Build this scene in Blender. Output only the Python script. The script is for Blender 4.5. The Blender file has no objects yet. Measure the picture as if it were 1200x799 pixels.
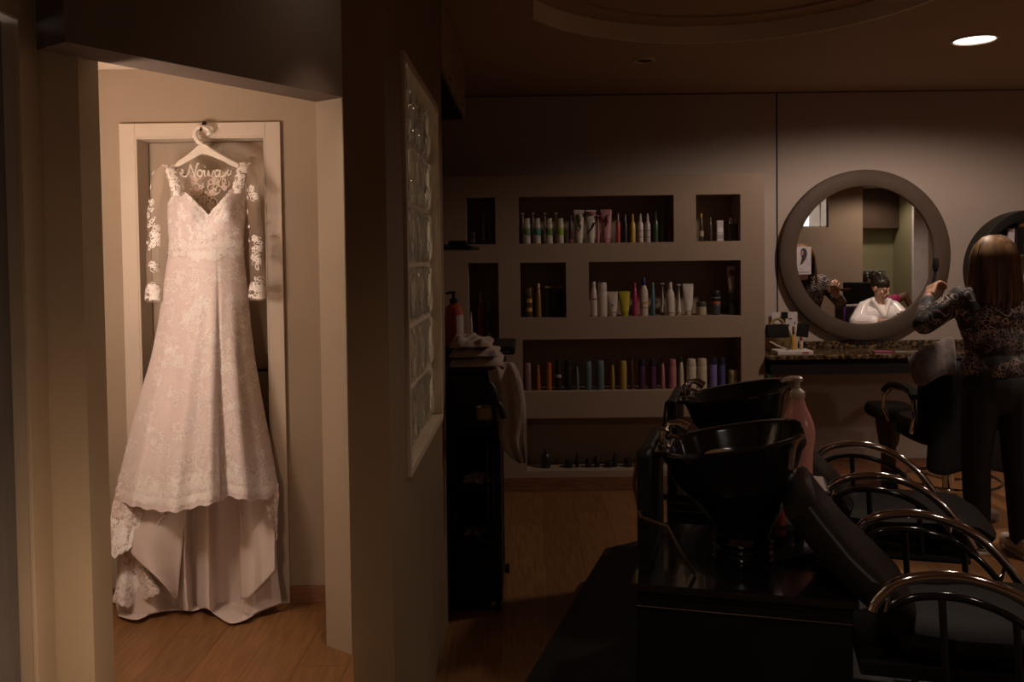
import bpy, bmesh, math, random
from mathutils import Vector, Matrix, Euler
random.seed(7)
scene = bpy.context.scene
PI = math.pi
# ------------------------------------------------------------------ camera
F, CX, CY, EYE = 1000.0, 621.373, 330.677, 1.52
cam_data = bpy.data.cameras.new('camera')
cam = bpy.data.objects.new('camera', cam_data)
scene.collection.objects.link(cam)
scene.camera = cam
cam_data.sensor_width = 36.0
cam_data.lens = F / 1200.0 * 36.0
cam_data.shift_x = (600.0 - CX) / 1200.0
cam_data.shift_y = (CY - 399.5) / 1200.0
cam_data.clip_start = 0.02
CAM_R = Matrix.Rotation(math.radians(88.3), 3, 'X') @ Matrix.Rotation(math.radians(-0.72), 3, 'Z')
cam.matrix_world = Matrix.Translation((0, 0, EYE)) @ CAM_R.to_4x4()
# ------------------------------------------------------------------ world, view
world = bpy.data.worlds.new('world'); scene.world = world
world.use_nodes = True
wn = world.node_tree.nodes; wn.clear()
bg = wn.new('ShaderNodeBackground'); wo = wn.new('ShaderNodeOutputWorld')
bg.inputs['Color'].default_value = (0.90, 0.93, 1.0, 1); bg.inputs['Strength'].default_value = 2.2
world.node_tree.links.new(bg.outputs[0], wo.inputs[0])
vs = scene.view_settings
vs.view_transform = 'Standard'; vs.look = 'None'; vs.gamma = 1.0; vs.use_curve_mapping = False
vs.exposure = 0.0
WARM = (1.0, 0.78, 0.64)
# lamp power of the seen, added and window lights (watts), used by their builders below
P_SALON, P_CLIENT, P_ENTRY, P_HALL, P_REAR, P_WINDOW = 24.0, 36.0, 7.5, 38.0, 24.0, 20.0

# ------------------------------------------------------------------ helpers
COL = scene.collection
def at(x, y, Y):
    """point at distance Y down the room seen at photo position (x, y)"""
    d = CAM_R @ Vector(((x - CX) / F, -(y - CY) / F, -1.0))
    return Vector((0, 0, EYE)) + d * (Y / d.y)
def atz(x, y, z):
    d = CAM_R @ Vector(((x - CX) / F, -(y - CY) / F, -1.0))
    return Vector((0, 0, EYE)) + d * ((z - EYE) / d.z)
def interp(pts, x):
    if x <= pts[0][0]: return pts[0][1]
    for (a, b), (c, d) in zip(pts, pts[1:]):
        if x <= c: return b + (d - b) * (x - a) / (c - a)
    return pts[-1][1]
def sinterp(pts, x):
    """monotone smooth interpolation"""
    if x <= pts[0][0]: return pts[0][1]
    n = len(pts)
    for i in range(n - 1):
        if x <= pts[i + 1][0]:
            x0, y0 = pts[i]; x1, y1 = pts[i + 1]
            h = x1 - x0; s = (y1 - y0) / h
            def sl(k):
                if k == 0: return (pts[1][1] - pts[0][1]) / (pts[1][0] - pts[0][0])
                if k == n - 1: return (pts[-1][1] - pts[-2][1]) / (pts[-1][0] - pts[-2][0])
                return (pts[k + 1][1] - pts[k - 1][1]) / (pts[k + 1][0] - pts[k - 1][0])
            m0, m1 = sl(i), sl(i + 1); t = (x - x0) / h
            return (2*t**3-3*t*t+1)*y0 + (t**3-2*t*t+t)*h*m0 + (-2*t**3+3*t*t)*y1 + (t**3-t*t)*h*m1
    return pts[-1][1]

def smooth_path(pts, k=6):
    P = [Vector(p) for p in pts]; out = []
    for i in range(len(P)-1):
        a, b, c, d = P[max(i-1,0)], P[i], P[i+1], P[min(i+2,len(P)-1)]
        for j in range(k):
            t = j/k
            out.append(.5*((2*b)+(c-a)*t+(2*a-5*b+4*c-d)*t*t+(3*b-a-3*c+d)*t**3))
    return out + [P[-1]]
class MB:
    """collects shapes into one mesh"""
    def __init__(self): self.v = []; self.f = []
    def add(self, vs_, fs_):
        o = len(self.v); self.v += [tuple(p) for p in vs_]; self.f += [tuple(i + o for i in f) for f in fs_]; return self
    def box(self, a, b):
        x0, y0, z0 = a; x1, y1, z1 = b
        return self.add([(x0,y0,z0),(x1,y0,z0),(x1,y1,z0),(x0,y1,z0),(x0,y0,z1),(x1,y0,z1),(x1,y1,z1),(x0,y1,z1)],
                 [(0,3,2,1),(4,5,6,7),(0,1,5,4),(1,2,6,5),(2,3,7,6),(3,0,4,7)])
    def prism(self, poly, z0, z1):
        n = len(poly)
        ar = sum(poly[i][0]*poly[(i+1)%n][1]-poly[(i+1)%n][0]*poly[i][1] for i in range(n))
        if ar < 0: poly = poly[::-1]
        vs_ = [(p[0],p[1],z0) for p in poly] + [(p[0],p[1],z1) for p in poly]
        fs_ = [tuple(range(n-1,-1,-1)), tuple(range(n,2*n))] + [(i,(i+1)%n,n+(i+1)%n,n+i) for i in range(n)]
        return self.add(vs_, fs_)
    def rings(self, rings, cap=True, closed=True):
        n = len(rings[0]); vs_ = [p for r in rings for p in r]; fs_ = []
        for k in range(len(rings)-1):
            for i in range(n if closed else n-1):
                j = (i+1) % n
                fs_.append((k*n+i, k*n+j, (k+1)*n+j, (k+1)*n+i))
        if cap and closed:
            fs_.append(tuple(range(n-1,-1,-1))); m = (len(rings)-1)*n
            fs_.append(tuple(range(m, m+n)))
        return self.add(vs_, fs_)
    def lathe(self, prof, c=(0,0,0), n=20, sx=1.0, sy=1.0, cap=True):
        return self.rings([[(c[0]+r*sx*math.cos(2*PI*i/n), c[1]+r*sy*math.sin(2*PI*i/n), c[2]+z) for i in range(n)] for r, z in prof], cap)
    def tube(self, pts, r, n=8, cap=True, closed=False):
        pts = [Vector(p) for p in pts]; m = len(pts)
        rs = r if isinstance(r, (list, tuple)) else [r]*m
        rings = []; up = None
        for i, p in enumerate(pts):
            if closed: d = pts[(i+1)%m] - pts[i-1]
            else: d = pts[min(i+1,m-1)] - pts[max(i-1,0)]
            if d.length < 1e-9: d = Vector((0,0,1))
            d.normalize()
            if up is None: up = Vector((0,0,1)) if abs(d.z) < .9 else Vector((1,0,0))
            a = d.cross(up)
            if a.length < 1e-5: a = d.orthogonal()
            a.normalize(); b = a.cross(d).normalized(); up = b
            rings.append([p + (a*math.cos(2*PI*k/n) + b*math.sin(2*PI*k/n))*rs[i] for k in range(n)])
        if closed: rings.append(rings[0])
        return self.rings(rings, cap and not closed)
    def grid(self, fn, nu, nv):
        vs_ = [fn(i/nu, j/nv) for j in range(nv+1) for i in range(nu+1)]
        fs_ = [(j*(nu+1)+i, j*(nu+1)+i+1, (j+1)*(nu+1)+i+1, (j+1)*(nu+1)+i) for j in range(nv) for i in range(nu)]
        return self.add(vs_, fs_)
    def sphere(self, c, r, n=12, m=8, s=(1,1,1)):
        return self.rings([[(c[0]+r*s[0]*math.sin(t)*math.cos(2*PI*i/n), c[1]+r*s[1]*math.sin(t)*math.sin(2*PI*i/n), c[2]-r*s[2]*math.cos(t)) for i in range(n)]
                     for t in [max(.02,min(PI-.02,PI*k/m)) for k in range(m+1)]])
    def xf(self, M):
        self.v = [tuple(M @ Vector(p)) for p in self.v]; return self
    def mesh(self, name, m, smooth=True):
        me = bpy.data.meshes.new(name); me.from_pydata(self.v, [], self.f)
        bm = bmesh.new(); bm.from_mesh(me); bmesh.ops.recalc_face_normals(bm, faces=bm.faces); bm.to_mesh(me); bm.free()
        me.materials.append(m)
        if smooth:
            me.shade_smooth()
            try: me.set_sharp_from_angle(angle=math.radians(38))
            except Exception: pass
        return me
    def build(self, name, m, parent=None, smooth=True, bevel=0.0, solid=0.0):
        o = bpy.data.objects.new(name, self.mesh(name, m, smooth)); COL.objects.link(o)
        if parent: o.parent = parent
        if solid:
            md = o.modifiers.new('thickness', 'SOLIDIFY'); md.thickness = solid; md.offset = 0
        if bevel:
            md = o.modifiers.new('bevel', 'BEVEL'); md.width = bevel; md.segments = 2; md.limit_method = 'ANGLE'; md.angle_limit = math.radians(50)
        return o
def tag(o, label=None, cat=None, group=None, kind=None):
    if label: o['label'] = label
    if cat: o['category'] = cat
    if group: o['group'] = group
    if kind: o['kind'] = kind
    return o
def thing(name, label, cat, loc=(0,0,0), rz=0.0, group=None):
    o = bpy.data.objects.new(name, None); COL.objects.link(o)
    o.empty_display_size = .05
    o.location = loc; o.rotation_euler = (0, 0, rz)
    return tag(o, label, cat, group)
def copy_tree(o, parent=None):
    c = o.copy(); COL.objects.link(c)
    if parent: c.parent = parent
    for ch in list(o.children): copy_tree(ch, c)
    return c
def struct(name, mb, m, parent=None, smooth=False, bevel=0.0, label=None):
    o = mb.build(name, m, parent, smooth, bevel)
    if not parent: tag(o, label, None, None, 'structure')
    return o
BX = lambda a, b: MB().box(a, b)

# ------------------------------------------------------------------ materials
def mat(name, c, rough=.5, metal=0.0, c2=None, scale=8.0, bump=0.0, bscale=None, coat=0.0, sheen=0.0, stretch=(1,1,1), spec=None, trans=0.0, rand=0.0, detail=4.0):
    m = bpy.data.materials.new(name); m.use_nodes = True
    nt = m.node_tree; N = nt.nodes; L = nt.links
    b = N['Principled BSDF']
    b.inputs['Roughness'].default_value = rough; b.inputs['Metallic'].default_value = metal
    b.inputs['Coat Weight'].default_value = coat; b.inputs['Sheen Weight'].default_value = sheen
    b.inputs['Transmission Weight'].default_value = trans
    if spec is not None: b.inputs['Specular IOR Level'].default_value = spec
    tc = N.new('ShaderNodeTexCoord'); mp = N.new('ShaderNodeMapping'); mp.inputs['Scale'].default_value = stretch
    L.new(tc.outputs['Object'], mp.inputs['Vector'])
    nz = N.new('ShaderNodeTexNoise'); nz.inputs['Scale'].default_value = scale; nz.inputs['Detail'].default_value = detail
    L.new(mp.outputs[0], nz.inputs['Vector'])
    c2 = c2 or tuple(x*.86 for x in c)
    mx = N.new('ShaderNodeMix'); mx.data_type = 'RGBA'
    mx.inputs['A'].default_value = (*c, 1); mx.inputs['B'].default_value = (*c2, 1)
    rp = N.new('ShaderNodeMapRange'); rp.inputs['From Min'].default_value = .35; rp.inputs['From Max'].default_value = .65
    L.new(nz.outputs['Fac'], rp.inputs['Value']); L.new(rp.outputs[0], mx.inputs['Factor'])
    out = mx.outputs['Result']
    if rand:
        oi = N.new('ShaderNodeObjectInfo'); mr = N.new('ShaderNodeMapRange')
        mr.inputs['To Min'].default_value = 1-rand; mr.inputs['To Max'].default_value = 1+rand
        L.new(oi.outputs['Random'], mr.inputs['Value'])
        mu = N.new('ShaderNodeMix'); mu.data_type = 'RGBA'; mu.blend_type = 'MULTIPLY'; mu.inputs['Factor'].default_value = 1
        L.new(out, mu.inputs['A']); L.new(mr.outputs[0], mu.inputs['B']); out = mu.outputs['Result']
    L.new(out, b.inputs['Base Color'])
    if bump:
        bp = N.new('ShaderNodeBump'); bp.inputs['Strength'].default_value = bump; bp.inputs['Distance'].default_value = .002
        n2 = N.new('ShaderNodeTexNoise'); n2.inputs['Scale'].default_value = bscale or scale*4; n2.inputs['Detail'].default_value = 5
        L.new(mp.outputs[0], n2.inputs['Vector']); L.new(n2.outputs['Fac'], bp.inputs['Height']); L.new(bp.outputs[0], b.inputs['Normal'])
    return m
def emit(name, c, s):
    m = bpy.data.materials.new(name); m.use_nodes = True; N = m.node_tree.nodes
    b = N['Principled BSDF']; b.inputs['Base Color'].default_value = (.8,.8,.8,1)
    b.inputs['Emission Color'].default_value = (*c, 1); b.inputs['Emission Strength'].default_value = s
    return m
PAL = {}
def paint(c, rough=.35, metal=0.0, coat=0.0):
    k = (tuple(round(x,3) for x in c), rough, metal, coat)
    if k not in PAL: PAL[k] = mat('tint_%d' % len(PAL), c, rough, metal, coat=coat, scale=30)
    return PAL[k]
plaster = mat('plaster_beige', (.375,.29,.21), .85, c2=(.345,.267,.193), scale=3, bump=.12, bscale=160)
plaster_tan = mat('plaster_tan', (.46,.36,.25), .8, c2=(.42,.33,.23), scale=3, bump=.12, bscale=160)
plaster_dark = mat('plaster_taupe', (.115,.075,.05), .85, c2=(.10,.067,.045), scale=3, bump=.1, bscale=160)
paper = mat('textured_wallpaper', (.47,.385,.33), .75, c2=(.42,.345,.295), scale=60, stretch=(1,1,6), bump=.25, bscale=220)
panel_m = mat('niche_lacquer', (.34,.245,.175), .6, c2=(.31,.225,.16), scale=40, stretch=(8,1,1), bump=.1, bscale=150)
ceil_m = mat('ceiling_paint', (.42,.30,.205), .9, c2=(.40,.285,.195), scale=2)
ceil_white = mat('ceiling_white', (.82,.70,.58), .7, scale=2)
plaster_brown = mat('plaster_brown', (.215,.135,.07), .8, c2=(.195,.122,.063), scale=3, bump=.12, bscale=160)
white_paint = mat('white_gloss_paint', (.62,.52,.43), .4, c2=(.58,.49,.405), scale=4)
green_wall = mat('olive_wall', (.34,.33,.19), .8, c2=(.32,.31,.18), scale=3)
wood_floor = mat('oak_laminate', (.26,.125,.046), .4, c2=(.185,.083,.028), scale=7, stretch=(9,.8,9), bump=.05, rand=.16, detail=8)
floor_base = mat('dark_joint', (.12,.06,.025), .7)
wood_trim = mat('brown_wood_trim', (.25,.11,.055), .4, c2=(.16,.07,.035), scale=8, stretch=(1,10,10))
black_gloss = mat('black_gloss', (.012,.011,.011), .12, coat=.4, scale=5)
black_sat = mat('black_satin', (.016,.014,.013), .45, scale=6, spec=.25)
black_matte = mat('black_matte', (.018,.015,.013), .8, scale=8, spec=.12)
leather = mat('black_leather', (.015,.0115,.0095), .55, scale=20, bump=.2, bscale=320, spec=.06)
leather_back = mat('black_leather_glossy', (.017,.013,.0105), .34, scale=20, bump=.15, bscale=320, spec=.22)
chrome = mat('chrome', (.78,.74,.70), .09, 1.0, scale=3)
brass = mat('gold_metal', (.75,.48,.18), .22, 1.0)
# ================================================================== THE SETTING
H = 2.62
YB = 5.85
# floor: slab with one object for each plank
floor = struct('floor', BX((-2.9,-3.6,-.10),(7.6,6.0,-.012)), floor_base, label='oak laminate floor')
PW, PL = .19, 1.22
pm = MB().box((.0005,.0005,-.012),(PW-.0005,PL-.0005,0)).mesh('plank', wood_floor, False)
def plank(x, y, me):
    o = bpy.data.objects.new('plank', me); COL.objects.link(o); o.parent = floor; o.location = (x, y, 0); return o
nplank = 0
cut_cache = {}
rows = int(round((4.0+2.6)/PW))
for i in range(rows):
    x = -2.6 + i*PW
    y = 1.55 - ((i*.41) % 1.0)*PL
    while y < 5.85:
        a, b = max(y, 1.55), min(y+PL, 5.85)
        if b - a > .03:
            if b - a > PL-.001: plank(x, y, pm)
            else:
                key = round(b-a, 2)
                if key not in cut_cache: cut_cache[key] = MB().box((.0005,.0005,-.012),(PW-.0005,b-a-.0005,0)).mesh('plank', wood_floor, False)
                plank(x, a, cut_cache[key])
            nplank += 1
        y += PL
# beyond what the picture shows the boards run on as one piece
rest = MB()
for i in range(int(10.2/PW)):
    x = -2.6 + i*PW
    y0, y1 = (-3.4, 1.548) if x < 3.98 else (-3.4, 5.85)
    y = y0 - ((i*.41) % 1.0)*PL
    while y < y1:
        a, b = max(y,y0), min(y+PL,y1)
        if b-a > .02: rest.box((x+.0015,a+.0015,-.012),(x+PW-.0015,b-.0015,0))
        y += PL
tag(rest.build('plank_field', wood_floor, floor, False), kind='stuff')

# ceiling with the curved tray recess
tray_c, tray_r = (.86, 3.529), .95
arc = []
a0, a1 = math.radians(152.3), math.radians(0)
for k in range(33):
    a = a0 + (a1-a0)*k/32
    arc.append((tray_c[0]+tray_r*math.cos(a), tray_c[1]+tray_r*math.sin(a)))
x_l, y_l = arc[0]; x_r, y_r = arc[-1]
TH = .10
poly_far = [(-2.9,6.0),(-2.9,y_l)] + arc + [(7.6,y_r),(7.6,6.0)]
poly_left = [(-2.9,y_l),(x_l,y_l),(x_l,2.05),(-2.9,2.05)]
poly_right = [(x_r,y_r),(7.6,y_r),(7.6,2.05),(x_r,2.05)]
cb = MB()
# far part is triangulated by strips so that the concave edge is safe
for k in range(len(arc)-1):
    p, q = arc[k], arc[k+1]
    cb.prism([p, q, (q[0],6.0), (p[0],6.0)], H, H+TH)
cb.box((-2.9,y_l,H),(x_l,6.0,H+TH)); cb.box((x_r,y_r,H),(7.6,6.0,H+TH))
cb.prism(poly_left, H, H+TH); cb.prism(poly_right, H, H+TH)
cb.box((-2.9,-3.6,H),(7.6,2.05,H+TH))
cb.box((-2.9,-3.6,H+TH),(7.6,6.0,H+TH+.08))
ceiling = struct('ceiling', cb, ceil_m, label='painted ceiling with a curved recessed tray')
ring = MB()
arc2 = [(tray_c[0]+(tray_r-.16)*math.cos(a0+(a1-a0)*k/32), tray_c[1]+(tray_r-.16)*math.sin(a0+(a1-a0)*k/32)) for k in range(33)]
for k in range(32):
    ring.prism([arc[k],arc[k+1],arc2[k+1],arc2[k]], H+TH-.012, H+TH+.001)
ring.build('inner_step', ceil_m, ceiling, False)
edge = MB()
for k in range(32):
    p, q = Vector((*arc[k],0)), Vector((*arc[k+1],0)); c = Vector((*tray_c,0))
    pi_, qi_ = p+(c-p).normalized()*.012, q+(c-q).normalized()*.012
    edge.prism([p[:2],q[:2],qi_[:2],pi_[:2]], H+.0, H+TH-.013)
edge.build('tray_edge_lit', ceil_white, ceiling, False)  # paler than the ceiling: light on the recess edge put into its colour

# back wall
wb = MB().box((-.9,YB,0),(7.6,YB+.12,H))
wall_back = struct('wall_back', wb, paper, label='wallpapered wall behind the mirrors')
BX((1.690,YB-.002,.3),(1.699,YB+.004,H)).build('panel_seam', black_matte, wall_back, False)
BX((-.75,YB-.006,H-.008),(7.2,YB+.002,H)).build('top_strip', plaster_dark, wall_back, False)  # thin dark taupe strip along the top of the back wall
trim_1 = struct('trim_1', MB().box((1.515,YB-.018,0),(7.2,YB,.085)).box((1.515,YB-.012,.085),(7.2,YB,.10)), wood_trim, label='brown baseboard under the mirrors')
# built-in niche wall
XL, XR, ZT, YP = -.62, 1.512, 2.04, 5.50
holes = [(-.407,-.220,1.605,1.905),(-.40,-.205,.985,1.485),
         (-.069,.929,1.605,1.907),(1.072,1.358,1.607,1.907),
         (-.065,.231,1.126,1.482),(.379,1.358,1.126,1.482),
         (-.055,1.358,.645,.985),(-.035,1.358,.128,.473)]
nb = MB()
xs = sorted({XL, XR} | {h[0] for h in holes} | {h[1] for h in holes}); zs = sorted({0.0, ZT} | {h[2] for h in holes} | {h[3] for h in holes})
for j in range(len(zs)-1):
    run = None
    for i in range(len(xs)-1):
        cx, cz = (xs[i]+xs[i+1])/2, (zs[j]+zs[j+1])/2
        inside = any(h[0]<cx<h[1] and h[2]<cz<h[3] for h in holes)
        if inside:
            if run is not None: nb.box((run,YP,zs[j]),(xs[i],YB-.001,zs[j+1])); run = None
            nb.box((xs[i],YP+.25,zs[j]),(xs[i+1],YB-.001,zs[j+1]))
        elif run is None: run = xs[i]
    if run is not None: nb.box((run,YP,zs[j]),(XR,YB-.001,zs[j+1]))
wall_niche = struct('wall_niche', nb, panel_m, label='taupe built-in niche wall holding hair products')
trim_2 = struct('trim_2', MB().box((XL,YP-.016,0),(XR,YP-.0005,.075)).box((XL,YP-.022,0),(XR,YP-.016,.02)).box((XL,YP-.010,.075),(XR,YP-.0005,.088)), wood_trim, label='brown baseboard under the niche wall')
# salon left wall behind the partition
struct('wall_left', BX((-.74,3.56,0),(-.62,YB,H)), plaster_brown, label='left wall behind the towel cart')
# partition with the glass block window
GX, GT = -.36, .105
y0, y1, z0, z1 = 2.437, 3.335, .888, 2.111
wp = MB()
wp.box((GX-GT,2.155,0),(GX,y0,H)); wp.box((GX-GT,y1,0),(GX,3.50,H)); wp.box((GX-GT,y0,0),(GX,y1,z0)); wp.box((GX-GT,y0,z1),(GX,y1,H))
wp.box((-.74,3.50,0),(GX,3.56,H))
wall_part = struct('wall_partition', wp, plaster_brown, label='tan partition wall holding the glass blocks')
# ---- glass block window
glass_m = bpy.data.materials.new('ribbed_glass'); glass_m.use_nodes = True
_N = glass_m.node_tree.nodes; _L = glass_m.node_tree.links; _b = _N['Principled BSDF']
_b.inputs['Base Color'].default_value = (.93,.97,.90,1); _b.inputs['Roughness'].default_value = .02
_b.inputs['Transmission Weight'].default_value = .92; _b.inputs['IOR'].default_value = 1.40
_tc = _N.new('ShaderNodeTexCoord'); _mp = _N.new('ShaderNodeMapping'); _mp.inputs['Scale'].default_value = (1,24,4)
_w = _N.new('ShaderNodeTexNoise'); _w.inputs['Scale'].default_value = 1.6; _w.inputs['Detail'].default_value = 1.5
_bp = _N.new('ShaderNodeBump'); _bp.inputs['Strength'].default_value = .35; _bp.inputs['Distance'].default_value = .01
_L.new(_tc.outputs['Object'], _mp.inputs[0]); _L.new(_mp.outputs[0], _w.inputs['Vector']); _L.new(_w.outputs['Fac'], _bp.inputs['Height']); _L.new(_bp.outputs[0], _b.inputs['Normal'])
win1 = MB()
fw = .026
for (a, b) in (((y0,z0),(y1,z0+fw)),((y0,z1-fw),(y1,z1)),((y0,z0+fw),(y0+fw,z1-fw)),((y1-fw,z0+fw),(y1,z1-fw))):
    win1.box((GX-GT-.004,a[0],a[1]),(GX+.012,b[0],b[1]))
window_1 = struct('window_1', win1, mat('window_frame_tan', (.58,.46,.32), .5, scale=5), bevel=.003, label='glass block window in the partition, ribbed blocks in a light frame')
NY, NZ = 4, 6
cy, cz = (y1-y0-2*fw)/NY, (z1-z0-2*fw)/NZ
def block_mesh():
    g = .007; mb = MB(); rings = []
    d = GT-.034
    for x, k in ((-d/2,.010),(-d/2+.006,0),(d/2-.006,0),(d/2,.010)):
        rings.append([(x,g+k,g+k),(x,cy-g-k,g+k),(x,cy-g-k,cz-g-k),(x,g+k,cz-g-k)])
    mb.rings(rings, cap=False)
    k = g+.010; nu, nv = 18, 7
    for sx in (-1, 1):
        def face(u, v):
            e = min(1, 9*u, 9*(1-u))
            ph = 2*PI*(2.6*u + .16*math.sin(2*PI*v+.6) + (.3 if sx > 0 else 0))
            return (sx*(d/2 + .0065*math.sin(ph)*e*min(1,7*v,7*(1-v))), k+(cy-2*k)*u, k+(cz-2*k)*v)
        mb.grid(face, nu, nv)
    me = mb.mesh('glass_block', glass_m, True)
    bm = bmesh.new(); bm.from_mesh(me); bmesh.ops.remove_doubles(bm, verts=bm.verts, dist=.0004); bmesh.ops.recalc_face_normals(bm, faces=bm.faces); bm.to_mesh(me); bm.free()
    return me
bmesh_block = block_mesh()
mort = MB(); mx = GX-GT/2
for i in range(1,NY): mort.box((mx-.026,y0+fw+i*cy-.007,z0+fw),(mx+.026,y0+fw+i*cy+.007,z1-fw))
for j in range(1,NZ): mort.box((mx-.0255,y0+fw,z0+fw+j*cz-.007),(mx+.0255,y1-fw,z0+fw+j*cz+.007))
mort.build('mortar_grid', mat('mortar', (.58,.47,.34), .8), window_1, False)
for j in range(NZ):
    for i in range(NY):
        o = bpy.data.objects.new('glass_block', bmesh_block); COL.objects.link(o); o.parent = window_1
        o.location = (mx, y0+fw+i*cy, z0+fw+j*cz)

# ---- entry side: left wall with a grey door, pillar, diagonal opening with its beam
LX = -1.452
wl = MB().box((LX-.12,-1.32,0),(LX,1.55,H)).box((LX-.12,1.55,2.235),(LX,2.535,H)).box((LX-.12,2.44,0),(LX,2.535,2.235))
struct('wall_entry', wl, plaster, label='entry wall at the left edge with a grey door')
trim_3 = struct('trim_3', MB().box((LX,2.437,0),(LX+.012,2.533,2.30)).box((LX,1.45,0),(LX+.012,1.545,2.30)).box((LX,1.545,2.21),(LX+.012,2.437,2.30)), plaster_tan, bevel=.002, label='door casing on the entry wall')
door_2 = struct('door_2', BX((LX-.075,1.552,.006),(LX-.035,2.434,2.205)), mat('grey_door_paint', (.13,.115,.11), .45, c2=(.11,.097,.092), scale=10, stretch=(6,6,.6)), label='grey door leaf at the left edge')
struct('wall_pillar', MB().box((-2.62,2.536,0),(-1.327,2.656,H)), plaster_tan, label='pillar left of the angled opening')
D = Vector((.583,.859)).normalized(); Nn = Vector((-D.y, D.x))
O1 = Vector((-1.277,2.377))
def dg(a, b): v = O1 + D*a + Nn*b; return (v.x, v.y)
ZL = 2.13
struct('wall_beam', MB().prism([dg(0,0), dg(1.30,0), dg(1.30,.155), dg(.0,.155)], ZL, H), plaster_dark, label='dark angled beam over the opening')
LJ = 1.035
struct('wall_diagonal', MB().prism([dg(LJ,.008), dg(1.33,.008), dg(1.33,.15), dg(LJ,.15)], 0, ZL-.001), plaster, label='narrow angled wall right of the opening')
trim_4 = struct('trim_4', MB().prism([dg(LJ+.0,-.012), dg(1.28,-.012), dg(1.28,.0075), dg(LJ+.0,.0075)], 0, .07), wood_trim, label='short brown baseboard on the angled wall')
# hall with the dress
HY = 3.752
x0d, x1d, zd = -1.716, -1.148, 2.062
wh = MB().box((-2.62,HY,0),(x0d,HY+.14,H)).box((x1d,HY,0),(-.55,HY+.14,H)).box((x0d,HY,zd),(x1d,HY+.14,H))
wh.box((x0d-.05,HY+.141,0),(x1d+.05,HY+.20,zd+.05))
wall_hall = struct('wall_hall', wh, plaster, label='hall wall behind the hanging dress')
struct('wall_hall_side', BX((-2.62,2.656,0),(-2.5,HY,H)), plaster, label='side wall of the hall')
struct('trim_5', MB().box((-2.5,HY-.016,0),(-1.785,HY-.0005,.075)).box((x1d+.067,HY-.016,0),(-.58,HY-.0005,.075)), wood_trim, bevel=.003, label='brown baseboard on the hall wall')
cs = MB()
yf = HY-.016
cs.box((x0d-.068,yf,0),(x0d,HY-.0005,zd+.06)); cs.box((x1d,yf,0),(x1d+.066,HY-.0005,zd+.06)); cs.box((x0d,yf,zd),(x1d,HY-.0005,zd+.06))
cs.box((x0d,yf,0),(x0d+.008,HY+.10,zd)); cs.box((x1d-.008,yf,0),(x1d,HY+.10,zd)); cs.box((x0d+.008,yf,zd-.008),(x1d-.008,HY+.10,zd))
struct('trim_6', cs, white_paint, bevel=.002, label='white door casing behind the dress')
door_1 = struct('door_1', BX((x0d+.010,HY+.102,.006),(x1d-.010,HY+.138,zd-.01)), mat('cream_door', (.44,.34,.25), .5, c2=(.41,.315,.23), scale=6, stretch=(5,5,.5)), label='cream door leaf behind the dress')
hx = x1d-.045
dh = MB().box((hx,HY+.094,.93),(hx+.028,HY+.102,1.10)); dh.tube([(hx+.014,HY+.098,1.03),(hx+.014,HY+.06,1.03),(hx-.005,HY+.05,1.03),(hx-.085,HY+.05,1.028)],.007)
dh.tube([(hx+.014,HY+.10,.965),(hx+.014,HY+.088,.965)],.006)
tag(dh.build('door_handle', black_sat, door_1), 'black lever handle')
struct('ceiling_hall', MB().prism([(-2.5,2.657),(-1.35,2.657),dg(.17,.157),dg(1.30,.157),(-.60,HY-.001),(-2.5,HY-.001)], 2.36, 2.42), ceil_white, label='lower pale ceiling of the hall')
# rear of the salon, seen in the mirror
YR = -1.2
wr = MB()
wx0, wx1, wz0, wz1 = 3.72, 4.49, 1.91, 2.50
wr.box((-1.57,YR-.12,0),(wx0,YR,H)); wr.box((wx1,YR-.12,0),(5.0,YR,H)); wr.box((wx0,YR-.12,0),(wx1,YR,wz0)); wr.box((wx0,YR-.12,wz1),(wx1,YR,H))
wr.box((4.88,-3.3,0),(5.0,YR-.12,H))
struct('wall_rear', wr, plaster, label='beige rear wall seen in the round mirror')
wg = MB().box((5.0,-3.42,0),(6.47,-3.3,H)).box((6.35,-3.3,0),(6.47,-2.5,H))
struct('wall_recess', wg, green_wall, label='olive wall of the seating recess seen in the mirror')
BX((5.0,-3.3,1.94),(6.35,-3.05,H)).build('bulkhead', plaster_dark, bpy.data.objects['wall_recess'], False)
struct('wall_column', BX((6.32,-2.5,0),(6.56,-2.43,H)), mat('white_column', (.82,.78,.80), .5), label='white column edge seen in the mirror')
struct('wall_right', MB().box((7.2,-2.5,0),(7.32,YB,H)).box((6.56,-2.62,0),(7.2,-2.5,H)), plaster, label='far right wall of the salon')
frm = mat('window_alu', (.55,.47,.42), .4)
w2 = MB()
for a, b in (((wx0,wz0),(wx1,wz0+.02)),((wx0,wz1-.02),(wx1,wz1)),((wx0,wz0),(wx0+.02,wz1)),((wx1-.02,wz0),(wx1,wz1)),((4.10,wz0),(4.125,wz1)),((4.37,wz0),(4.39,wz1)),((wx0,2.10),(4.10,2.12)),((4.125,2.38),(4.37,2.395))):
    w2.box((a[0],YR-.08,a[1]),(b[0],YR-.045,b[1]))
window_2 = struct('window_2', w2, frm, label='small bright window high in the rear wall')
pane_m = mat('pane_glass', (.95,.95,.95), .02, trans=1.0)
for (a, b, c, d) in ((wx0+.02,4.10,wz0+.02,2.10),(wx0+.02,4.10,2.12,wz1-.02),(4.125,4.37,wz0+.02,2.38),(4.125,4.37,2.395,wz1-.02),(4.39,wx1-.02,wz0+.02,wz1-.02)):
    BX((a,YR-.066,c),(b,YR-.062,d)).build('pane', pane_m, window_2, False)
wl_ = bpy.data.lights.new('window_daylight', 'AREA'); wl_.shape = 'RECTANGLE'; wl_.size = .75; wl_.size_y = .57; wl_.energy = P_WINDOW; wl_.color = (.92,.93,1.0)
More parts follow.
